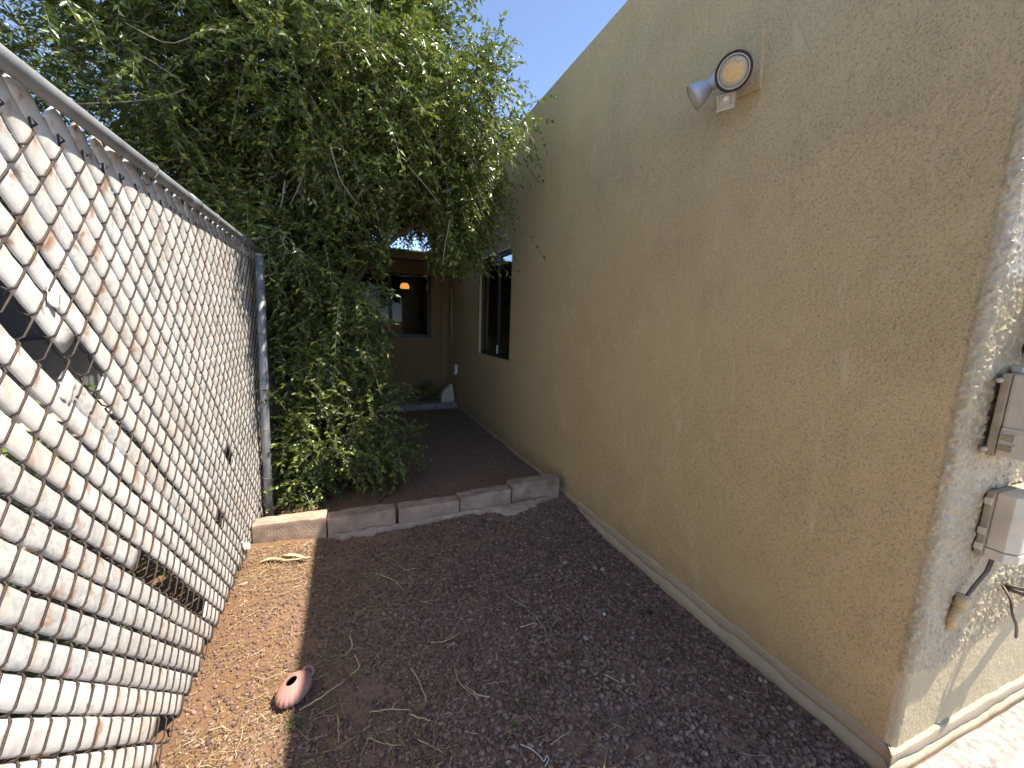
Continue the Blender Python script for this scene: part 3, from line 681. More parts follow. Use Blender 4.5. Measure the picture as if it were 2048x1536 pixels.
# conduit stub with two cables dropping from the smaller box
cs = fthing('cable_stub', .155, .47, 'stuccoed over conduit stub with two brown cables from the grey box', 'conduit')
MB().tube([(-.003, -.002, -.05), (0, -.008, -.01), (.004, -.014, .04)], [.011, .014, .013], 12).build('stub', M['stucco'], cs, True)
MB().tube([(.004, -.016, .038), (.007, -.018, .075)], [.017, .015], 12).build('collar', M['stucco'], cs, True)
for dx in (0, .016):
    MB().tube([(.012+dx*.3, -.018, .06), (.035+dx, -.022, .10), (.068+dx, -.03, .15), (.075+dx, -.034, .203)], .0036, 7).build('cable', M['cable'], cs, True)
cb = fthing('cable_bundle', .47, .50, 'loose tangle of brown cables sticking out of the front wall', 'cables')
for i in range(6):
    r = random.Random(20+i); a = r.uniform(0, 1)
    P = [(.0+r.uniform(-.01, .01), -.004, .0+r.uniform(-.01, .01)), (-.02+a*.03, -.035, .02-a*.03), (.05, -.06-.03*a, .035-.06*a), (.13, -.05, -.01-.06*a), (.22, -.02, .0-.09*a), (.32, -.01, .02-.1*a)]
    Q = [np.array(P[0])]
    P = np.array(P); t = np.linspace(0, len(P)-1, 26); Q = np.stack([np.interp(t, range(len(P)), P[:, k]) for k in range(3)], -1)
    for _ in range(3): Q[1:-1] = (Q[:-2]+2*Q[1:-1]+Q[2:])/4
    MB().tube([tuple(q) for q in Q], .0042, 7).build('cable', M['cable'], cb, True)
P = np.array([(-.01, -.004, 0), (-.04, -.035, -.02), (-.05, -.045, -.06), (-.01, -.05, -.11), (.04, -.04, -.15), (.07, -.035, -.19)]); t = np.linspace(0, 5, 24)
Q = np.stack([np.interp(t, range(6), P[:, k]) for k in range(3)], -1)
for _ in range(3): Q[1:-1] = (Q[:-2]+2*Q[1:-1]+Q[2:])/4
MB().tube([tuple(q) for q in Q], .004, 7).build('cable', M['cable'], cb, True)
MB().tube([tuple(Q[-1]), tuple(Q[-1]+np.array([.014, 0, -.014]))], .0045, 6).build('cable_tip', M['white'], cb, True)

# ================================================================== FOLIAGE
def twigs_leaves(P, D, L, nleaf, leaf_len, leaf_w, droop, rng, wide=False, spread=.9):
    """P base points, D unit directions, L lengths -> leaf vertices/faces + twig polylines"""
    n = len(P); t = (np.arange(nleaf)+.6)/nleaf
    d = np.asarray(D); side = np.cross(d, np.array([0, 0, 1.])); side /= np.linalg.norm(side, axis=1, keepdims=True)+1e-6
    pos = P[:, None]+d[:, None]*(L[:, None]*t)[..., None]
    pos[..., 2] -= droop[:, None]*(t**2)*L[:, None]
    tang = d[:, None]*np.ones((1, nleaf, 1)); tang = tang.copy(); tang[..., 2] -= 2*droop[:, None]*t
    tang /= np.linalg.norm(tang, axis=2, keepdims=True)
    sgn = np.where(np.arange(nleaf) % 2 == 0, 1., -1.)[None, :, None]
    ax = tang*rng.uniform(.4, .9, (n, nleaf, 1))+side[:, None]*sgn*rng.uniform(.4, spread+.2, (n, nleaf, 1))+rng.normal(0, .33, (n, nleaf, 3))
    ax[..., 2] -= .15
    ax /= np.linalg.norm(ax, axis=2, keepdims=True)
    up = np.array([.1, -.1, .8])+rng.normal(0, .75, (n, nleaf, 3))
    wv_ = np.cross(ax, up); wv_ /= np.linalg.norm(wv_, axis=2, keepdims=True)+1e-6
    nv = np.cross(wv_, ax)
    ll = leaf_len*rng.uniform(.6, 1.25, (n, nleaf, 1)); ww = leaf_w*rng.uniform(.7, 1.2, (n, nleaf, 1))
    b0 = pos; tip = pos+ax*ll-nv*ll*.12
    if not wide:
        l_ = pos+ax*ll*.42+wv_*ww*.5+nv*ww*.18; r_ = pos+ax*ll*.42-wv_*ww*.5+nv*ww*.18
        V = np.stack([b0, l_, tip, r_], 2).reshape(-1, 3); k = np.arange(n*nleaf)[:, None]*4
        T = np.concatenate([k+np.array([[0, 2, 1]]), k+np.array([[0, 3, 2]])])
    else:
        mid = pos+ax*ll*.55
        l1 = pos+ax*ll*.28+wv_*ww*.46+nv*ww*.15; r1 = pos+ax*ll*.28-wv_*ww*.46+nv*ww*.15
        l2 = pos+ax*ll*.66+wv_*ww*.40+nv*ww*.12; r2 = pos+ax*ll*.66-wv_*ww*.40+nv*ww*.12
        V = np.stack([b0, l1, l2, tip, r2, r1, mid], 2).reshape(-1, 3); k = np.arange(n*nleaf)[:, None]*7
        T = np.concatenate([k+np.array([q]) for q in ((0, 6, 1), (1, 6, 2), (2, 6, 3), (3, 6, 4), (4, 6, 5), (5, 6, 0))])
    return V, T
def twig_stems(P, D, L, droop, rad, seg=3):
    n = len(P); t = np.linspace(0, 1, seg+1); pos = P[:, None]+D[:, None]*(L[:, None]*t)[..., None]; pos[..., 2] -= droop[:, None]*t**2*L[:, None]
    s = np.cross(D, np.array([0, 0, 1.])); s /= np.linalg.norm(s, axis=1, keepdims=True)+1e-6; u = np.cross(s, D)
    V = []
    for a in (0, 2.094, 4.188):
        V.append(pos+(s*math.cos(a)+u*math.sin(a))[:, None]*(rad*(1-.75*t))[None, :, None])
    V = np.stack(V, 2).reshape(-1, 3); T = []
    k = (np.arange(n)*(seg+1)*3)[:, None]
    for i in range(seg):
        for j in range(3): T.append(k+np.array([[i*3+j, i*3+(j+1) % 3, i*3+3+(j+1) % 3, i*3+3+j]]))
    return V, np.concatenate(T)
def blob(c, r, n, rng, shell=.5):
    d = rng.normal(size=(n, 3)); d /= np.linalg.norm(d, axis=1, keepdims=True)
    rad = shell+(1-shell)*rng.random(n)**.6
    lump = 1+.30*np.sin(d[:, 0]*5+c[0]*9)*np.sin(d[:, 1]*4.3+c[1]*7)+.22*np.sin(d[:, 2]*7+c[2]*5+d[:, 0]*3)
    return np.array(c)+d*np.array(r)*(rad*lump)[:, None], d
def ok(P):
    b_ = ~((P[:, 0] > 1.44) & (P[:, 2] < HW+.1)) & ~((P[:, 1] > 5.65) & (P[:, 2] < 2.5))
    return b_
def open_air(P, D, L, dr):      # the passage below the crown and the air beside the parapet stay clear
    E_ = P+D*L[:, None]; E_[:, 2] -= dr*L; k = np.ones(len(P), bool)
    for Q in (P, E_):
        x, z, front = Q[:, 0], Q[:, 2], Q[:, 1] < 4.9
        k &= ~(front & (x > .36) & (x < .70) & (z < 2.15)) & ~(front & (x >= .70) & (z < 1.72)) & ~((x > .78) & (z > 3.38)) & ~((x > 1.15) & (z > 3.05))
    return k
CROWN = [  # centre, radii, number of twigs
    ((-.35, 3.75, 3.00), (1.15, 1.15, 1.05), 6000),
    ((-1.35, 3.75, 2.75), (.75, .95, .75), 3000),
    ((.54, 3.40, 2.92), (.60, .80, .60), 3300),
    ((.86, 3.45, 2.34), (.20, .38, .48), 1700),
    ((-.12, 3.45, 3.95), (.84, .95, .72), 3000),
    ((.38, 3.65, 2.58), (.50, .65, .34), 1000),
    ((-.34, 3.75, 2.05), (.50, .75, .55), 2200),
    ((-.32, 3.70, 1.45), (.42, .65, .55), 1500),
    ((.16, 3.65, 1.38), (.30, .45, .48), 900),
    ((.02, 3.55, 1.60), (.30, .45, .42), 800),
    ((.35, 4.7, 3.15), (1.0, .80, .45), 2600),  # hidden rear canopy, added to darken the passage
    ((.75, 5.15, 2.85), (.50, .50, .28), 1500),  # mostly unseen foliage by the house, added to shade the recess
    ((-.20, 3.35, 1.12), (.36, .35, .25), 420),
    ((-.7, 5.0, 2.9), (.9, .8, .7), 1500),  # back of the crown, added to block skylight at the far end
    ((.70, 4.4, 3.35), (.5, .8, .35), 1000),  # rear canopy, put in to keep the far end dark
]
def crown(parts, rng, down=.35):
    Ps, Ds = [], []
    for c, r, n in parts:
        p, d = blob(c, r, n, rng, .45); Ps.append(p); Ds.append(d)
    P = np.concatenate(Ps); D = np.concatenate(Ds)
    D = D*.7+rng.normal(0, .55, D.shape); D[:, 2] -= down*.3; D /= np.linalg.norm(D, axis=1, keepdims=True)
    # small gaps: drop twigs where a coarse noise is low
    g = vnoise(P[:, 0]+P[:, 2]*.7, P[:, 1]+P[:, 2]*.9, .27, 211)+.5*vnoise(P[:, 0]-P[:, 2]*.8, P[:, 1]*1.1, .14, 213); keep = ok(P) & (g > -.09)
    return P[keep], D[keep]
rng = np.random.default_rng(12)
tree = empty('overhanging_tree', (-.36, 4.05, 0), 'dense small leaved tree leaning over the fence and passage', 'tree')
T0 = np.array(tree.location)
P, D = crown(CROWN, rng)
L = rng.uniform(.16, .38, len(P)); dr = rng.uniform(.1, .55, len(P))
k = open_air(P, D, L, dr); P, D, L, dr = P[k], D[k], L[k], dr[k]
V1, F1 = twigs_leaves(P, D, L, 17, .046, .0195, dr, rng)
# trailing sprays hanging at the right edge over the passage
tips = []
for c, r, n in (((.84, 3.25, 2.35), (.16, .3, .3), 70), ((1.10, 3.3, 2.9), (.28, .4, .35), 40), ((.75, 3.2, 3.2), (.3, .4, .25), 24), ((-1.6, 3.2, 2.7), (.35, .4, .4), 30), ((.10, 3.2, 1.75), (.25, .3, .25), 16), ((.15, 3.3, 1.35), (.2, .3, .25), 12)):
    p, d = blob(c, r, n, rng, .3); tips.append((p, d))
P2 = np.concatenate([q[0] for q in tips]); D2 = np.concatenate([q[1] for q in tips]); D2 = D2*.5+rng.normal(0, .4, D2.shape)+np.array([.25, -.25, -.15]); D2 /= np.linalg.norm(D2, axis=1, keepdims=True)
k = ok(P2); P2, D2 = P2[k], D2[k]; L2 = rng.uniform(.35, .6, len(P2)); dr2 = rng.uniform(.5, 1.0, len(P2))
e2 = P2+D2*L2[:, None]; k = (e2[:, 0] < 1.5) | (e2[:, 2] > HW+.05); P2, D2, L2, dr2 = P2[k], D2[k], L2[k], dr2[k]
k = open_air(P2, D2, L2, dr2); P2, D2, L2, dr2 = P2[k], D2[k], L2[k], dr2[k]
V2, F2 = twigs_leaves(P2, D2, L2, 26, .048, .018, dr2, rng)
V = np.concatenate([V1, V2]); Fq = np.concatenate([F1, F2+len(V1)])
fastmesh('crown', V-T0, Fq, M['leaf'], tree)
VS, FS = twig_stems(np.concatenate([P, P2]), np.concatenate([D, D2]), np.concatenate([L, L2]), np.concatenate([dr, dr2]), .0022)
tw = fastmesh('twigs', VS-T0, FS, M['twigbark'], tree); tw['kind'] = 'stuff'
# trunk and limbs
def limb(p0, p1, r0, r1, name, parent, sag=.1, n=9, org=T0, m='bark'):
    p0 = np.array(p0); p1 = np.array(p1); t = np.linspace(0, 1, n); P_ = p0[None]*(1-t[:, None])+p1[None]*t[:, None]
    P_ += np.stack([.05*np.sin(t*5+p1[0]*3), .05*np.sin(t*4+p1[1]*5), sag*np.sin(t*math.pi)], -1)*np.linalg.norm(p1-p0)*.6*np.sin(t*math.pi)[:, None]**.5
    return MB().tube([tuple(q-org) for q in P_], list(r0+(r1-r0)*t), 9).build(name, M[m], parent, True)
limb((-.36, 4.05, -.2), (-.42, 3.95, 1.35), .085, .062, 'trunk', tree); limb((-.30, 4.12, -.15), (-.1, 4.1, 1.5), .055, .040, 'trunk', tree)
for c, (a, b_) in zip(CROWN[:7]+[CROWN[-5]]+CROWN[-2:], [((-.42, 3.95, 1.3), .05), ((-.42, 3.95, 1.25), .045), ((-.1, 4.1, 1.45), .036), ((-.1, 4.1, 1.4), .03), ((-.42, 3.95, 1.3), .045), ((-.1, 4.1, 1.4), .025), ((-.42, 3.95, 1.1), .025), ((-.1, 4.1, 1.45), .03), ((-.42, 3.95, 1.3), .03), ((-.1, 4.1, 1.45), .028)]):
    e = np.array(c[0]); limb(a, e, b_, .016, 'limb', tree, .15)
    for i in range(5):
        q = e+rng.normal(0, .6, 3)*np.array(c[1]); 
        if q[0] < 1.2 and q[1] < 5.4 and (q[2] > 2.2 or q[0] < .3): limb(np.array(a)*.25+e*.75, q, .014, .004, 'branch', tree, .08, 8)
# long bare shoots that arch out of the crown
bare = [[(480, 60), (440, 45), (340, 95), (250, 45)], [(370, 178), (330, 195), (240, 205), (125, 208)], [(640, 225), (680, 270), (720, 300), (745, 330)], [(660, 290), (680, 360), (715, 410)], [(900, 440), (890, 490), (885, 530)], [(980, 75), (950, 90), (880, 115)], [(960, 130), (940, 115), (920, 95)], [(570, 360), (565, 400), (560, 415)], [(610, 340), (595, 380), (580, 410)], [(815, 330), (850, 370), (880, 410)], [(250, 95), (300, 120), (345, 150)], [(560, 470), (572, 500), (565, 520)]]
for i, q in enumerate(bare):
    Y = 2.75+.12*(i % 3)
    pl = np.array([onY(x, y, Y-.02*j)-T0 for j, (x, y) in enumerate(q)]); t = np.linspace(0, len(pl)-1, 12)
    Q = np.stack([np.interp(t, range(len(pl)), pl[:, k]) for k in range(3)], -1); Q[1:-1] = (Q[:-2]+2*Q[1:-1]+Q[2:])/4
    MB().tube([tuple(z) for z in Q], list(np.linspace(.0045, .0018, 12)), 5).build('shoot', M['twigbark'], tree, True)

# lower shrub with broader pale leaves against the fence
bush = empty('leafy_shrub', (-.12, 3.25, 0), 'bright green broad leaved shrub growing beside the fence post', 'shrub')
B0 = np.array(bush.location)
BUSH = [((-.12, 3.2, .50), (.36, .42, .40), 420), ((.16, 3.3, .70), (.24, .32, .30), 240), ((-.36, 3.05, .40), (.16, .26, .36), 170), ((-.28, 3.15, .95), (.20, .35, .24), 150), ((.26, 3.2, .28), (.22, .34, .22), 150), ((-.22, 2.85, .20), (.18, .16, .17), 70)]
P, D = crown(BUSH, rng, .1); k = (P[:, 2] > .04) & (P[:, 0] > XF+.07); P, D = P[k], D[k]
L = rng.uniform(.12, .26, len(P)); dr = rng.uniform(.1, .4, len(P))
V, Fq = twigs_leaves(P, D, L, 13, .034, .020, dr, rng, True); V[:, 0] = np.maximum(V[:, 0], XF+.035); V[:, 2] = np.maximum(V[:, 2], .012)
fastmesh('foliage', V-B0, Fq, M['bushleaf'], bush)
VS, FS = twig_stems(P, D, L, dr, .0022); o = fastmesh('twigs', VS-B0, FS, M['twigbark'], bush); o['kind'] = 'stuff'
for i in range(14):
    c = BUSH[i % 6][0]; e = np.array(c)+rng.normal(0, .12, 3); e[2] = max(e[2], .15)
    limb((-.12+rng.normal(0, .07), 3.28+rng.normal(0, .07), -.05), e, .010, .004, 'stem', bush, .1, 8, B0)
# small plant on the step
pl_ = empty('leafy_plant', (1.12, 6.02, .085), 'small dark leafy plant on the concrete step in deep shade', 'plant')
P, d = blob((0, 0, .12), (.22, .14, .10), 60, rng, .2); P[:, 2] = np.maximum(P[:, 2], .02); V, Fq = twigs_leaves(P, d, np.full(60, .09), 7, .04, .024, np.full(60, .2), rng, True)
V[:, 2] = np.maximum(V[:, 2], .002); fastmesh('foliage', V, Fq, M['bushleaf'], pl_)
for i in range(7): MB().tube([(0, 0, -.01), tuple(P[i]*.6), tuple(P[i])], [.004, .003, .002], 5).build('stem', M['bark'], pl_, True)
# neighbour's garden shrub glimpsed through the broken slat
nbz = empty('neighbour_shrub', (-1.05, 2.0, 0), 'dark shrub behind the broken slat of the fence', 'shrub')
P, D = crown([((-1.05, 2.0, .45), (.28, .75, .45), 420)], rng, .1); V, Fq = twigs_leaves(P, D, np.full(len(P), .2), 10, .045, .022, np.full(len(P), .3), rng, True); V[:, 2] = np.maximum(V[:, 2], .01)
fastmesh('foliage', V-np.array(nbz.location), Fq, M['leaf'], nbz)
for i in range(6): MB().tube([(0, 0, -.05), tuple((P[i*9]-np.array(nbz.location))*.8)], [.012, .005], 6).build('stem', M['bark'], nbz, True)

# ================================================================== GRAVEL AND LITTER
PHI = (1+5**.5)/2
ICO = np.array([(-1, PHI, 0), (1, PHI, 0), (-1, -PHI, 0), (1, -PHI, 0), (0, -1, PHI), (0, 1, PHI), (0, -1, -PHI), (0, 1, -PHI), (PHI, 0, -1), (PHI, 0, 1), (-PHI, 0, -1), (-PHI, 0, 1)]); ICO /= np.linalg.norm(ICO[0])
ICF = np.array([(0, 11, 5), (0, 5, 1), (0, 1, 7), (0, 7, 10), (0, 10, 11), (1, 5, 9), (5, 11, 4), (11, 10, 2), (10, 7, 6), (7, 1, 8), (3, 9, 4), (3, 4, 2), (3, 2, 6), (3, 6, 8), (3, 8, 9), (4, 9, 5), (2, 4, 11), (6, 2, 10), (8, 6, 7), (9, 8, 1)])
def rotm(n, rng):
    q = rng.normal(size=(n, 4)); q /= np.linalg.norm(q, axis=1, keepdims=True); a, b_, c, d = q.T
    return np.stack([np.stack([1-2*(c*c+d*d), 2*(b_*c-a*d), 2*(b_*d+a*c)], -1), np.stack([2*(b_*c+a*d), 1-2*(b_*b_+d*d), 2*(c*d-a*b_)], -1), np.stack([2*(b_*d-a*c), 2*(c*d+a*b_), 1-2*(b_*b_+c*c)], -1)], 1)
def stones(name, x, y, size, rng, m, bury=.25):
    n = len(x); V = ICO[None]*(1+rng.uniform(-.28, .28, (n, 12, 1))); V = V*(np.array([1, 1, 1])+rng.uniform(-.35, .35, (n, 1, 3)))
    V = np.einsum('nij,nkj->nki', rotm(n, rng), V); V[..., 2] *= .72
    V *= size[:, None, None]; V += np.stack([x, y, gz(x, y)+size*(.72-bury-.35*rng.random(n))], -1)[:, None]
    F_ = (np.arange(n)*12)[:, None, None]+ICF[None]
    o = fastmesh(name, V.reshape(-1, 3), F_.reshape(-1, 3), m); return o
rng = np.random.default_rng(33)
n = 62000
x = rng.uniform(-.56, 1.535, n); y = rng.uniform(.12, 2.40, n)
den = sstep(-.62, .35, x+.35*fbm(x, y, .5, 301, 3)+.10*(1.2-y))*(.42+.58*sstep(2.4, 1.5, y-.35*(x-.6)))
den = np.clip(den*.75+.33, 0, 1)*np.where(vnoise(x, y, .26, 303)+.5*vnoise(x, y, .09, 304) < -.30, .35, 1)
# never in front of the corner where the apron starts
k = (rng.random(n) < den) & ~((y < YC-.08*(x-XW)+.03) & (x > 1.56))
x, y = x[k], y[k]; sz = .0036+.0064*rng.random(len(x))**2.4; sz *= .85+.35*sstep(-.3, .9, x)
o = stones('gravel', x, y, sz, rng, M['gravel'], .2); tag(o, 'purple brown crushed lava gravel over the passage ground', 'gravel', kind='stuff')
# dry straw, needles and chaff
def straw(n, xr, yr, dens, lr, wr, rng, lift=.010):
    x = rng.uniform(*xr, n); y = rng.uniform(*yr, n); k = rng.random(n) < dens(x, y); x, y = x[k], y[k]; n = len(x)
    a = rng.uniform(0, 2*math.pi, n); ln = lr[0]+(lr[1]-lr[0])*rng.random(n)**2.4; wd_ = rng.uniform(*wr, n); bend = rng.normal(0, .22, n)
    z0 = gz(x, y)+lift*rng.uniform(.4, 1.3, n); tl = rng.normal(0, .10, n)
    d = np.stack([np.cos(a), np.sin(a)], -1); p = np.stack([-d[:, 1], d[:, 0]], -1); V = []
    for t, wf_ in ((-.5, .5), (0, 1), (.5, .45)):
        c_ = np.stack([x, y], -1)+d*(ln*t)[:, None]+p*(ln*bend*(t*t*4))[:, None]*.5
        z = z0+tl*ln*t
        V += [np.concatenate([c_+p*(wd_*wf_)[:, None], z[:, None]], 1), np.concatenate([c_, (z+wd_*.9)[:, None]], 1), np.concatenate([c_-p*(wd_*wf_)[:, None], z[:, None]], 1)]
    V = np.stack(V, 1).reshape(-1, 3); b_ = (np.arange(n)*9)[:, None]
    T = np.concatenate([b_+np.array([q]) for q in ((0, 1, 4, 3), (1, 2, 5, 4), (3, 4, 7, 6), (4, 5, 8, 7))])
    return V, T
dA = lambda x, y: np.clip(.14+.95*np.exp(-((x+.15)/.40)**2)+.5*np.exp(-((y-2.25)/.3)**2), 0, 1)*(.22+.78*sstep(-.15, .12, vnoise(x, y, .3, 311)+.5*vnoise(x, y, .1, 312)))
Va, Ta = straw(46000, (-.54, 1.5), (.15, 2.40), dA, (.008, .034), (.0006, .0014), rng)
Vb, Tb = straw(1500, (-.5, 1.4), (.2, 2.38), lambda x, y: .35+.65*np.exp(-((x-.1)/.5)**2), (.04, .11), (.0008, .0016), rng, .016)
o = fastmesh('dry_straw', np.concatenate([Va, Vb]), np.concatenate([Ta, Tb+len(Va)]), M['straw']); tag(o, 'dry straw and chaff strewn over gravel and red soil', 'straw', kind='stuff')
Vc, Tc = straw(8000, (-.54, 1.53), (2.56, 5.7), lambda x, y: np.clip(.15+.8*sstep(.7, 1.5, x)+.9*sstep(.1, -.4, x)+.5*sstep(2.9, 2.6, y), 0, 1), (.010, .045), (.002, .006), rng, .010)
o = fastmesh('leaf_litter', Vc, Tc, M['deadleaf']); tag(o, 'brown fallen leaf litter on the shaded bed', 'leaf litter', kind='stuff')

# individual twigs
TW = [[(860, 1285), (895, 1282), (920, 1265)], [(822, 1335), (840, 1365), (852, 1402)], [(908, 1325), (915, 1365), (958, 1398)], [(738, 1425), (775, 1418), (820, 1420)],
      [(735, 1475), (765, 1488), (805, 1490)], [(820, 1428), (850, 1440), (862, 1441)], [(835, 1478), (860, 1490), (885, 1505)], [(1072, 1236), (1082, 1245), (1092, 1264)], [(1040, 1254), (1056, 1250), (1070, 1246)],
      [(710, 1310), (722, 1335), (700, 1350)], [(675, 1430), (677, 1460), (677, 1485)], [(805, 1140), (825, 1138), (840, 1137)], [(760, 1150), (790, 1160), (808, 1182)],
      [(980, 1395), (955, 1390), (930, 1370)], [(1100, 1490), (1120, 1475), (1140, 1462)], [(700, 1270), (705, 1295), (690, 1310)], [(600, 1420), (640, 1395), (690, 1360)], [(1210, 1350), (1225, 1357), (1240, 1365)], [(1010, 1190), (1035, 1205), (1060, 1215)]]
for i, q in enumerate(TW):
    pl = []
    for j, (a, b_) in enumerate(q):
        p = onZ(a, b_, 0); p = onZ(a, b_, float(gz(p[0], p[1]))+.014); pl.append(p)
    pl = np.array(pl); c = pl.mean(0); t = np.linspace(0, len(pl)-1, 9); Q = np.stack([np.interp(t, range(len(pl)), pl[:, k]) for k in range(3)], -1)
    for _ in range(2): Q[1:-1] = (Q[:-2]+2*Q[1:-1]+Q[2:])/4
    Q += rng.normal(0, .0012, Q.shape)
    r0 = random.uniform(.0016, .0030)
    mb = MB().tube([tuple(z-c) for z in Q], list(np.linspace(r0, r0*.6, 9)), 6)
    if i % 3 == 0: s_ = Q[5]-c; mb.tube([tuple(s_), tuple(s_+np.array([.012, .018, .004]))], [r0*.7, r0*.4], 5)
    o = mb.build('dry_twig', M['drytwig'], None, True); o.location = c
    tag(o, 'pale dry twig lying on the purple gravel', 'twig', 'dry twigs scattered on the gravel')
# dried husk at the foot of the first block
hk = empty('dry_husk', tuple(onZ(555, 1128, .02)), 'curled yellow dry palm husk on the red soil below the blocks', 'husk')
h0 = np.array(hk.location)
def ribbon(px, wd_, name, lift):
    pl = np.array([onZ(a, b_, .02)-h0 for a, b_ in px]); t = np.linspace(0, len(pl)-1, 12); Q = np.stack([np.interp(t, range(len(pl)), pl[:, k]) for k in range(3)], -1); Q[:, 2] = .006+lift*np.sin(np.linspace(0, math.pi, 12))
    w_ = wd_*np.sin(np.linspace(.25, math.pi-.1, 12))**.6; V = []
    for i in range(12): V += [Q[i]+np.array([0, w_[i], .007]), Q[i]+np.array([0, 0, 0]), Q[i]-np.array([0, w_[i], -.009])]
    V = np.array(V); V2_ = V+np.array([0, 0, .0016]); g = gridfaces(12, 3); n_ = 36
    lp_ = [0, 1, 2]+[i*3+2 for i in range(1, 12)]+[34, 33]+[i*3 for i in range(10, 0, -1)]
    ed = [(a, b_, b_+n_, a+n_) for a, b_ in zip(lp_, lp_[1:]+lp_[:1])]
    return pyd(name, np.concatenate([V, V2_]), [tuple(q[::-1]) for q in g]+[tuple(q+n_) for q in g]+ed, M['drytwig'], hk, True)
ribbon([(517, 1131), (540, 1126), (572, 1124)], .012, 'husk_blade', .012); ribbon([(565, 1115), (590, 1117), (615, 1122)], .014, 'husk_blade', .008); ribbon([(560, 1127), (595, 1125), (622, 1119)], .008, 'husk_blade', .006)
# weeds
for i, (a, b_, s_) in enumerate([(1052, 1405, .05), (1090, 1358, .045), (1135, 1310, .05), (590, 1455, .03), (1030, 1470, .035)]):
    p = onZ(a, b_, 0); p = onZ(a, b_, float(gz(p[0], p[1]))); nbl = 46; V = []; Fc = []
    for j in range(nbl):
        an = random.uniform(0, 6.28); r_ = random.uniform(0, s_*.9); bx, by = r_*math.cos(an), r_*math.sin(an); hgt = random.uniform(.010, .030); ln = random.uniform(.004, .018); a2 = an+random.uniform(-1, 1); w_ = .0011
        b0 = len(V); V += [(bx-w_*math.sin(a2), by+w_*math.cos(a2), -.002), (bx+w_*math.sin(a2), by-w_*math.cos(a2), -.002), (bx+ln*.5*math.cos(a2)+w_*math.sin(a2), by+ln*.5*math.sin(a2)-w_*math.cos(a2), hgt*.7), (bx+ln*.5*math.cos(a2)-w_*math.sin(a2), by+ln*.5*math.sin(a2)+w_*math.cos(a2), hgt*.7), (bx+ln*math.cos(a2), by+ln*math.sin(a2), hgt)]
        Fc += [(b0, b0+1, b0+2, b0+3), (b0+3, b0+2, b0+4)]
    o = pyd('weed_tuft', V, Fc, M['weed'] if i != 2 else M['straw']); o.location = p
    tag(o, ['low green weed tuft on the purple gravel', 'low green weed tuft on the purple gravel', 'dry yellowish weed tuft on the purple gravel', 'tiny green sprout on the sunlit soil below the clay pot', 'low green weed tuft on the purple gravel'][i], 'weed', 'weed tufts in the gravel')
# bits of rubbish
def pebble(px, s_, m, name, label, cat, sc=(1, 1, .6), lift=.3, group=None):
    p = onZ(*px, 0); p = onZ(*px, float(gz(p[0], p[1]))+s_*lift); V = ICO*(1+np.random.default_rng(px[0]).uniform(-.25, .25, (12, 1)))*np.array(sc)*s_
    o = pyd(name, V, ICF, m); o.location = p; tag(o, label, cat, group); o.rotation_euler = (0, 0, px[1]); return o
pebble((489, 1166), .014, M['mortar'], 'pale_stone', 'pale flat stone on the red soil by the fence', 'stone', (1.3, .8, .35))
pebble((1208, 1228), .011, M['white'], 'glass_shard', 'small whitish glass shard beside the wall on dark gravel', 'shard', (.6, 1.1, .4))
pebble((1300, 1225), .016, M['black'], 'black_pebble', 'round black lump on the gravel near the wall base', 'stone', (1, .8, .7), .5)
pebble((1318, 1170), .013, M['black'], 'black_pebble', 'black lump tucked against the foundation strip', 'stone', (1, .8, .7), .5)
for q in ((1130, 1125), (1205, 1138), (1190, 1135)): pebble(q, .017, M['mortar'], 'mortar_chip', 'flat pale mortar chip on the gravel below the blocks', 'chip', (1.4, .9, .3), .5, 'mortar chips')
for q in ((1245, 1360), (1265, 1352), (1385, 1455), (1462, 1395), (1520, 1358)): pebble(q, .0105, M['mortar'], 'pale_pebble', 'single pale pebble among the purple gravel', 'pebble', (1.1, .9, .6), .9, 'pale pebbles in the gravel')
q = [(1040, 1488), (1062, 1497), (1080, 1512), (1088, 1525), (1094, 1508), (1098, 1520), (1090, 1533)]
pl = np.array([onZ(a, b_, .012) for a, b_ in q]); c = pl.mean(0); t = np.linspace(0, len(pl)-1, 30); Q = np.stack([np.interp(t, range(len(pl)), pl[:, k]) for k in range(3)], -1)
for _ in range(3): Q[1:-1] = (Q[:-2]+2*Q[1:-1]+Q[2:])/4
o = MB().tube([tuple(z-c) for z in Q], .0011, 6).build('white_string', M['white'], None, True); o.location = c; tag(o, 'thin curled white string lying on the gravel', 'string')

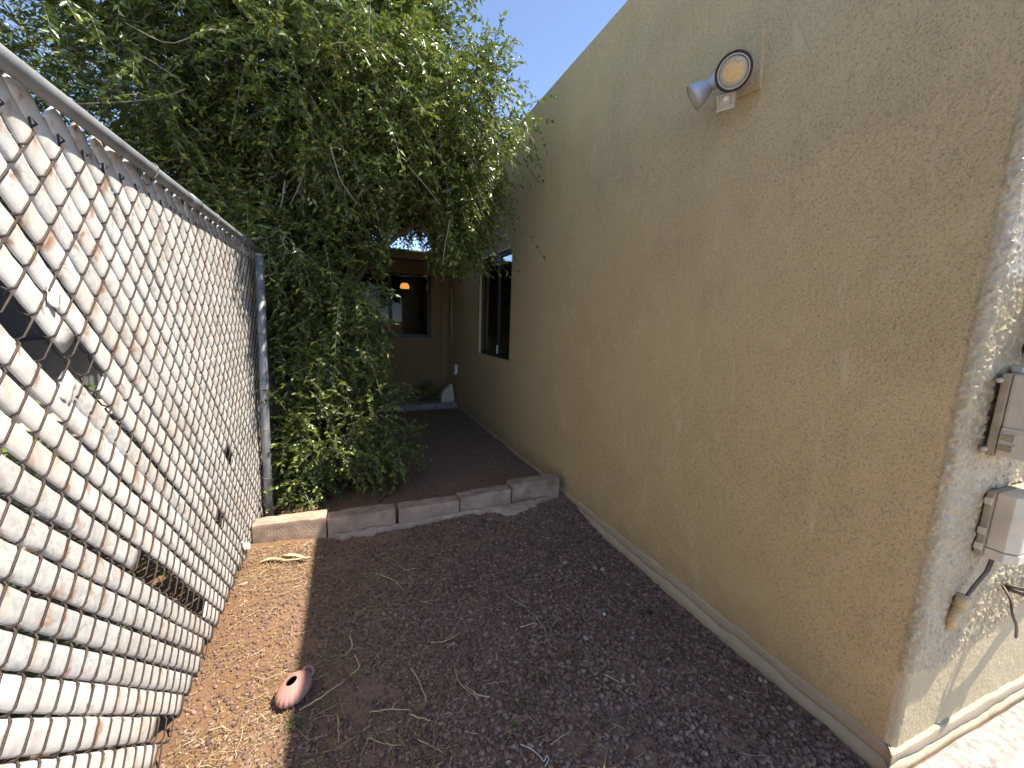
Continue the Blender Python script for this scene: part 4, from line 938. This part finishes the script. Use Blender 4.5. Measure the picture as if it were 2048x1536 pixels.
# ================================================================== CLAY POT lying on the shadow line
pp = onZ(588, 1380, .03); pot = empty('clay_pot', (pp[0], pp[1], float(gz(pp[0], pp[1]))), 'pink ribbed clay pot with ring handle lying on the ground', 'pot')
fw = Vector((.55, .83, 0)).normalized()          # long axis, away from the camera and to the right
ra = Vector((-fw.y, fw.x, 0)); upv = (Vector((0, 0, 1))+ra*.10-fw*.12).normalized()
na, nr_ = 132, 34; V = []; Fc = []
for i in range(nr_):
    s_ = i/(nr_-1); th = .31+s_*(math.pi-.31-.25); rr = math.sin(th); hh = math.cos(th)
    for j in range(na):
        a = 2*math.pi*j/na
        rib = 1+.055*sstep(.12, .4, s_)*(abs(math.sin((a*9)+s_*2.6))-.5)
        lx = math.cos(a)*rr*.066*rib; ly = math.sin(a)*rr*.047*rib; lz = hh*.038*(rib if hh < .6 else 1)
        V.append(fw*lx+ra*ly+upv*(lz)+Vector((0, 0, .036)))
for i in range(nr_-1):
    for j in range(na): Fc.append((i*na+j, i*na+(j+1) % na, (i+1)*na+(j+1) % na, (i+1)*na+j)[::-1])
V = [v+Vector((0, 0, 0)) for v in V]
Fc.append(tuple((nr_-1)*na+j for j in range(na)))
body = pyd('body', V, Fc, M['clay'], pot, True)
inner = [fw*(math.cos(2*math.pi*j/40)*r_*.066)+ra*(math.sin(2*math.pi*j/40)*r_*.047)+upv*h_+Vector((0, 0, .036)) for r_, h_ in ((.303, .0362), (.285, .030), (.6, .015), (.7, -.01), (.3, -.026)) for j in range(40)]
Fi = [(i*40+j, i*40+(j+1) % 40, (i+1)*40+(j+1) % 40, (i+1)*40+j) for i in range(4) for j in range(40)]+[tuple(160+j for j in range(40))]
pyd('inside', inner, Fi, M['clayshade'], pot, True)
rc = fw*.074+Vector((0, 0, .034)); rpts = [rc+fw*(.0155*math.cos(a))+(upv*.5+ra*.6).normalized()*(.017*math.sin(a)) for a in np.linspace(0, 2*math.pi, 25)]
MB().tube(rpts, .0062, 9, False).build('ring_handle', M['clay'], pot, True)
# overhead cable crossing the sky behind the tree
o = MB().tube([tuple(onY(60, -40, 9)), tuple(onY(95, 5, 8.6)), tuple(onY(150, 75, 8.2)), tuple(onY(420, 420, 6.9))], .012, 6).build('overhead_cable', M['black'], None, True)
tag(o, 'thin dark overhead cable running down behind the tree crown', 'cable')
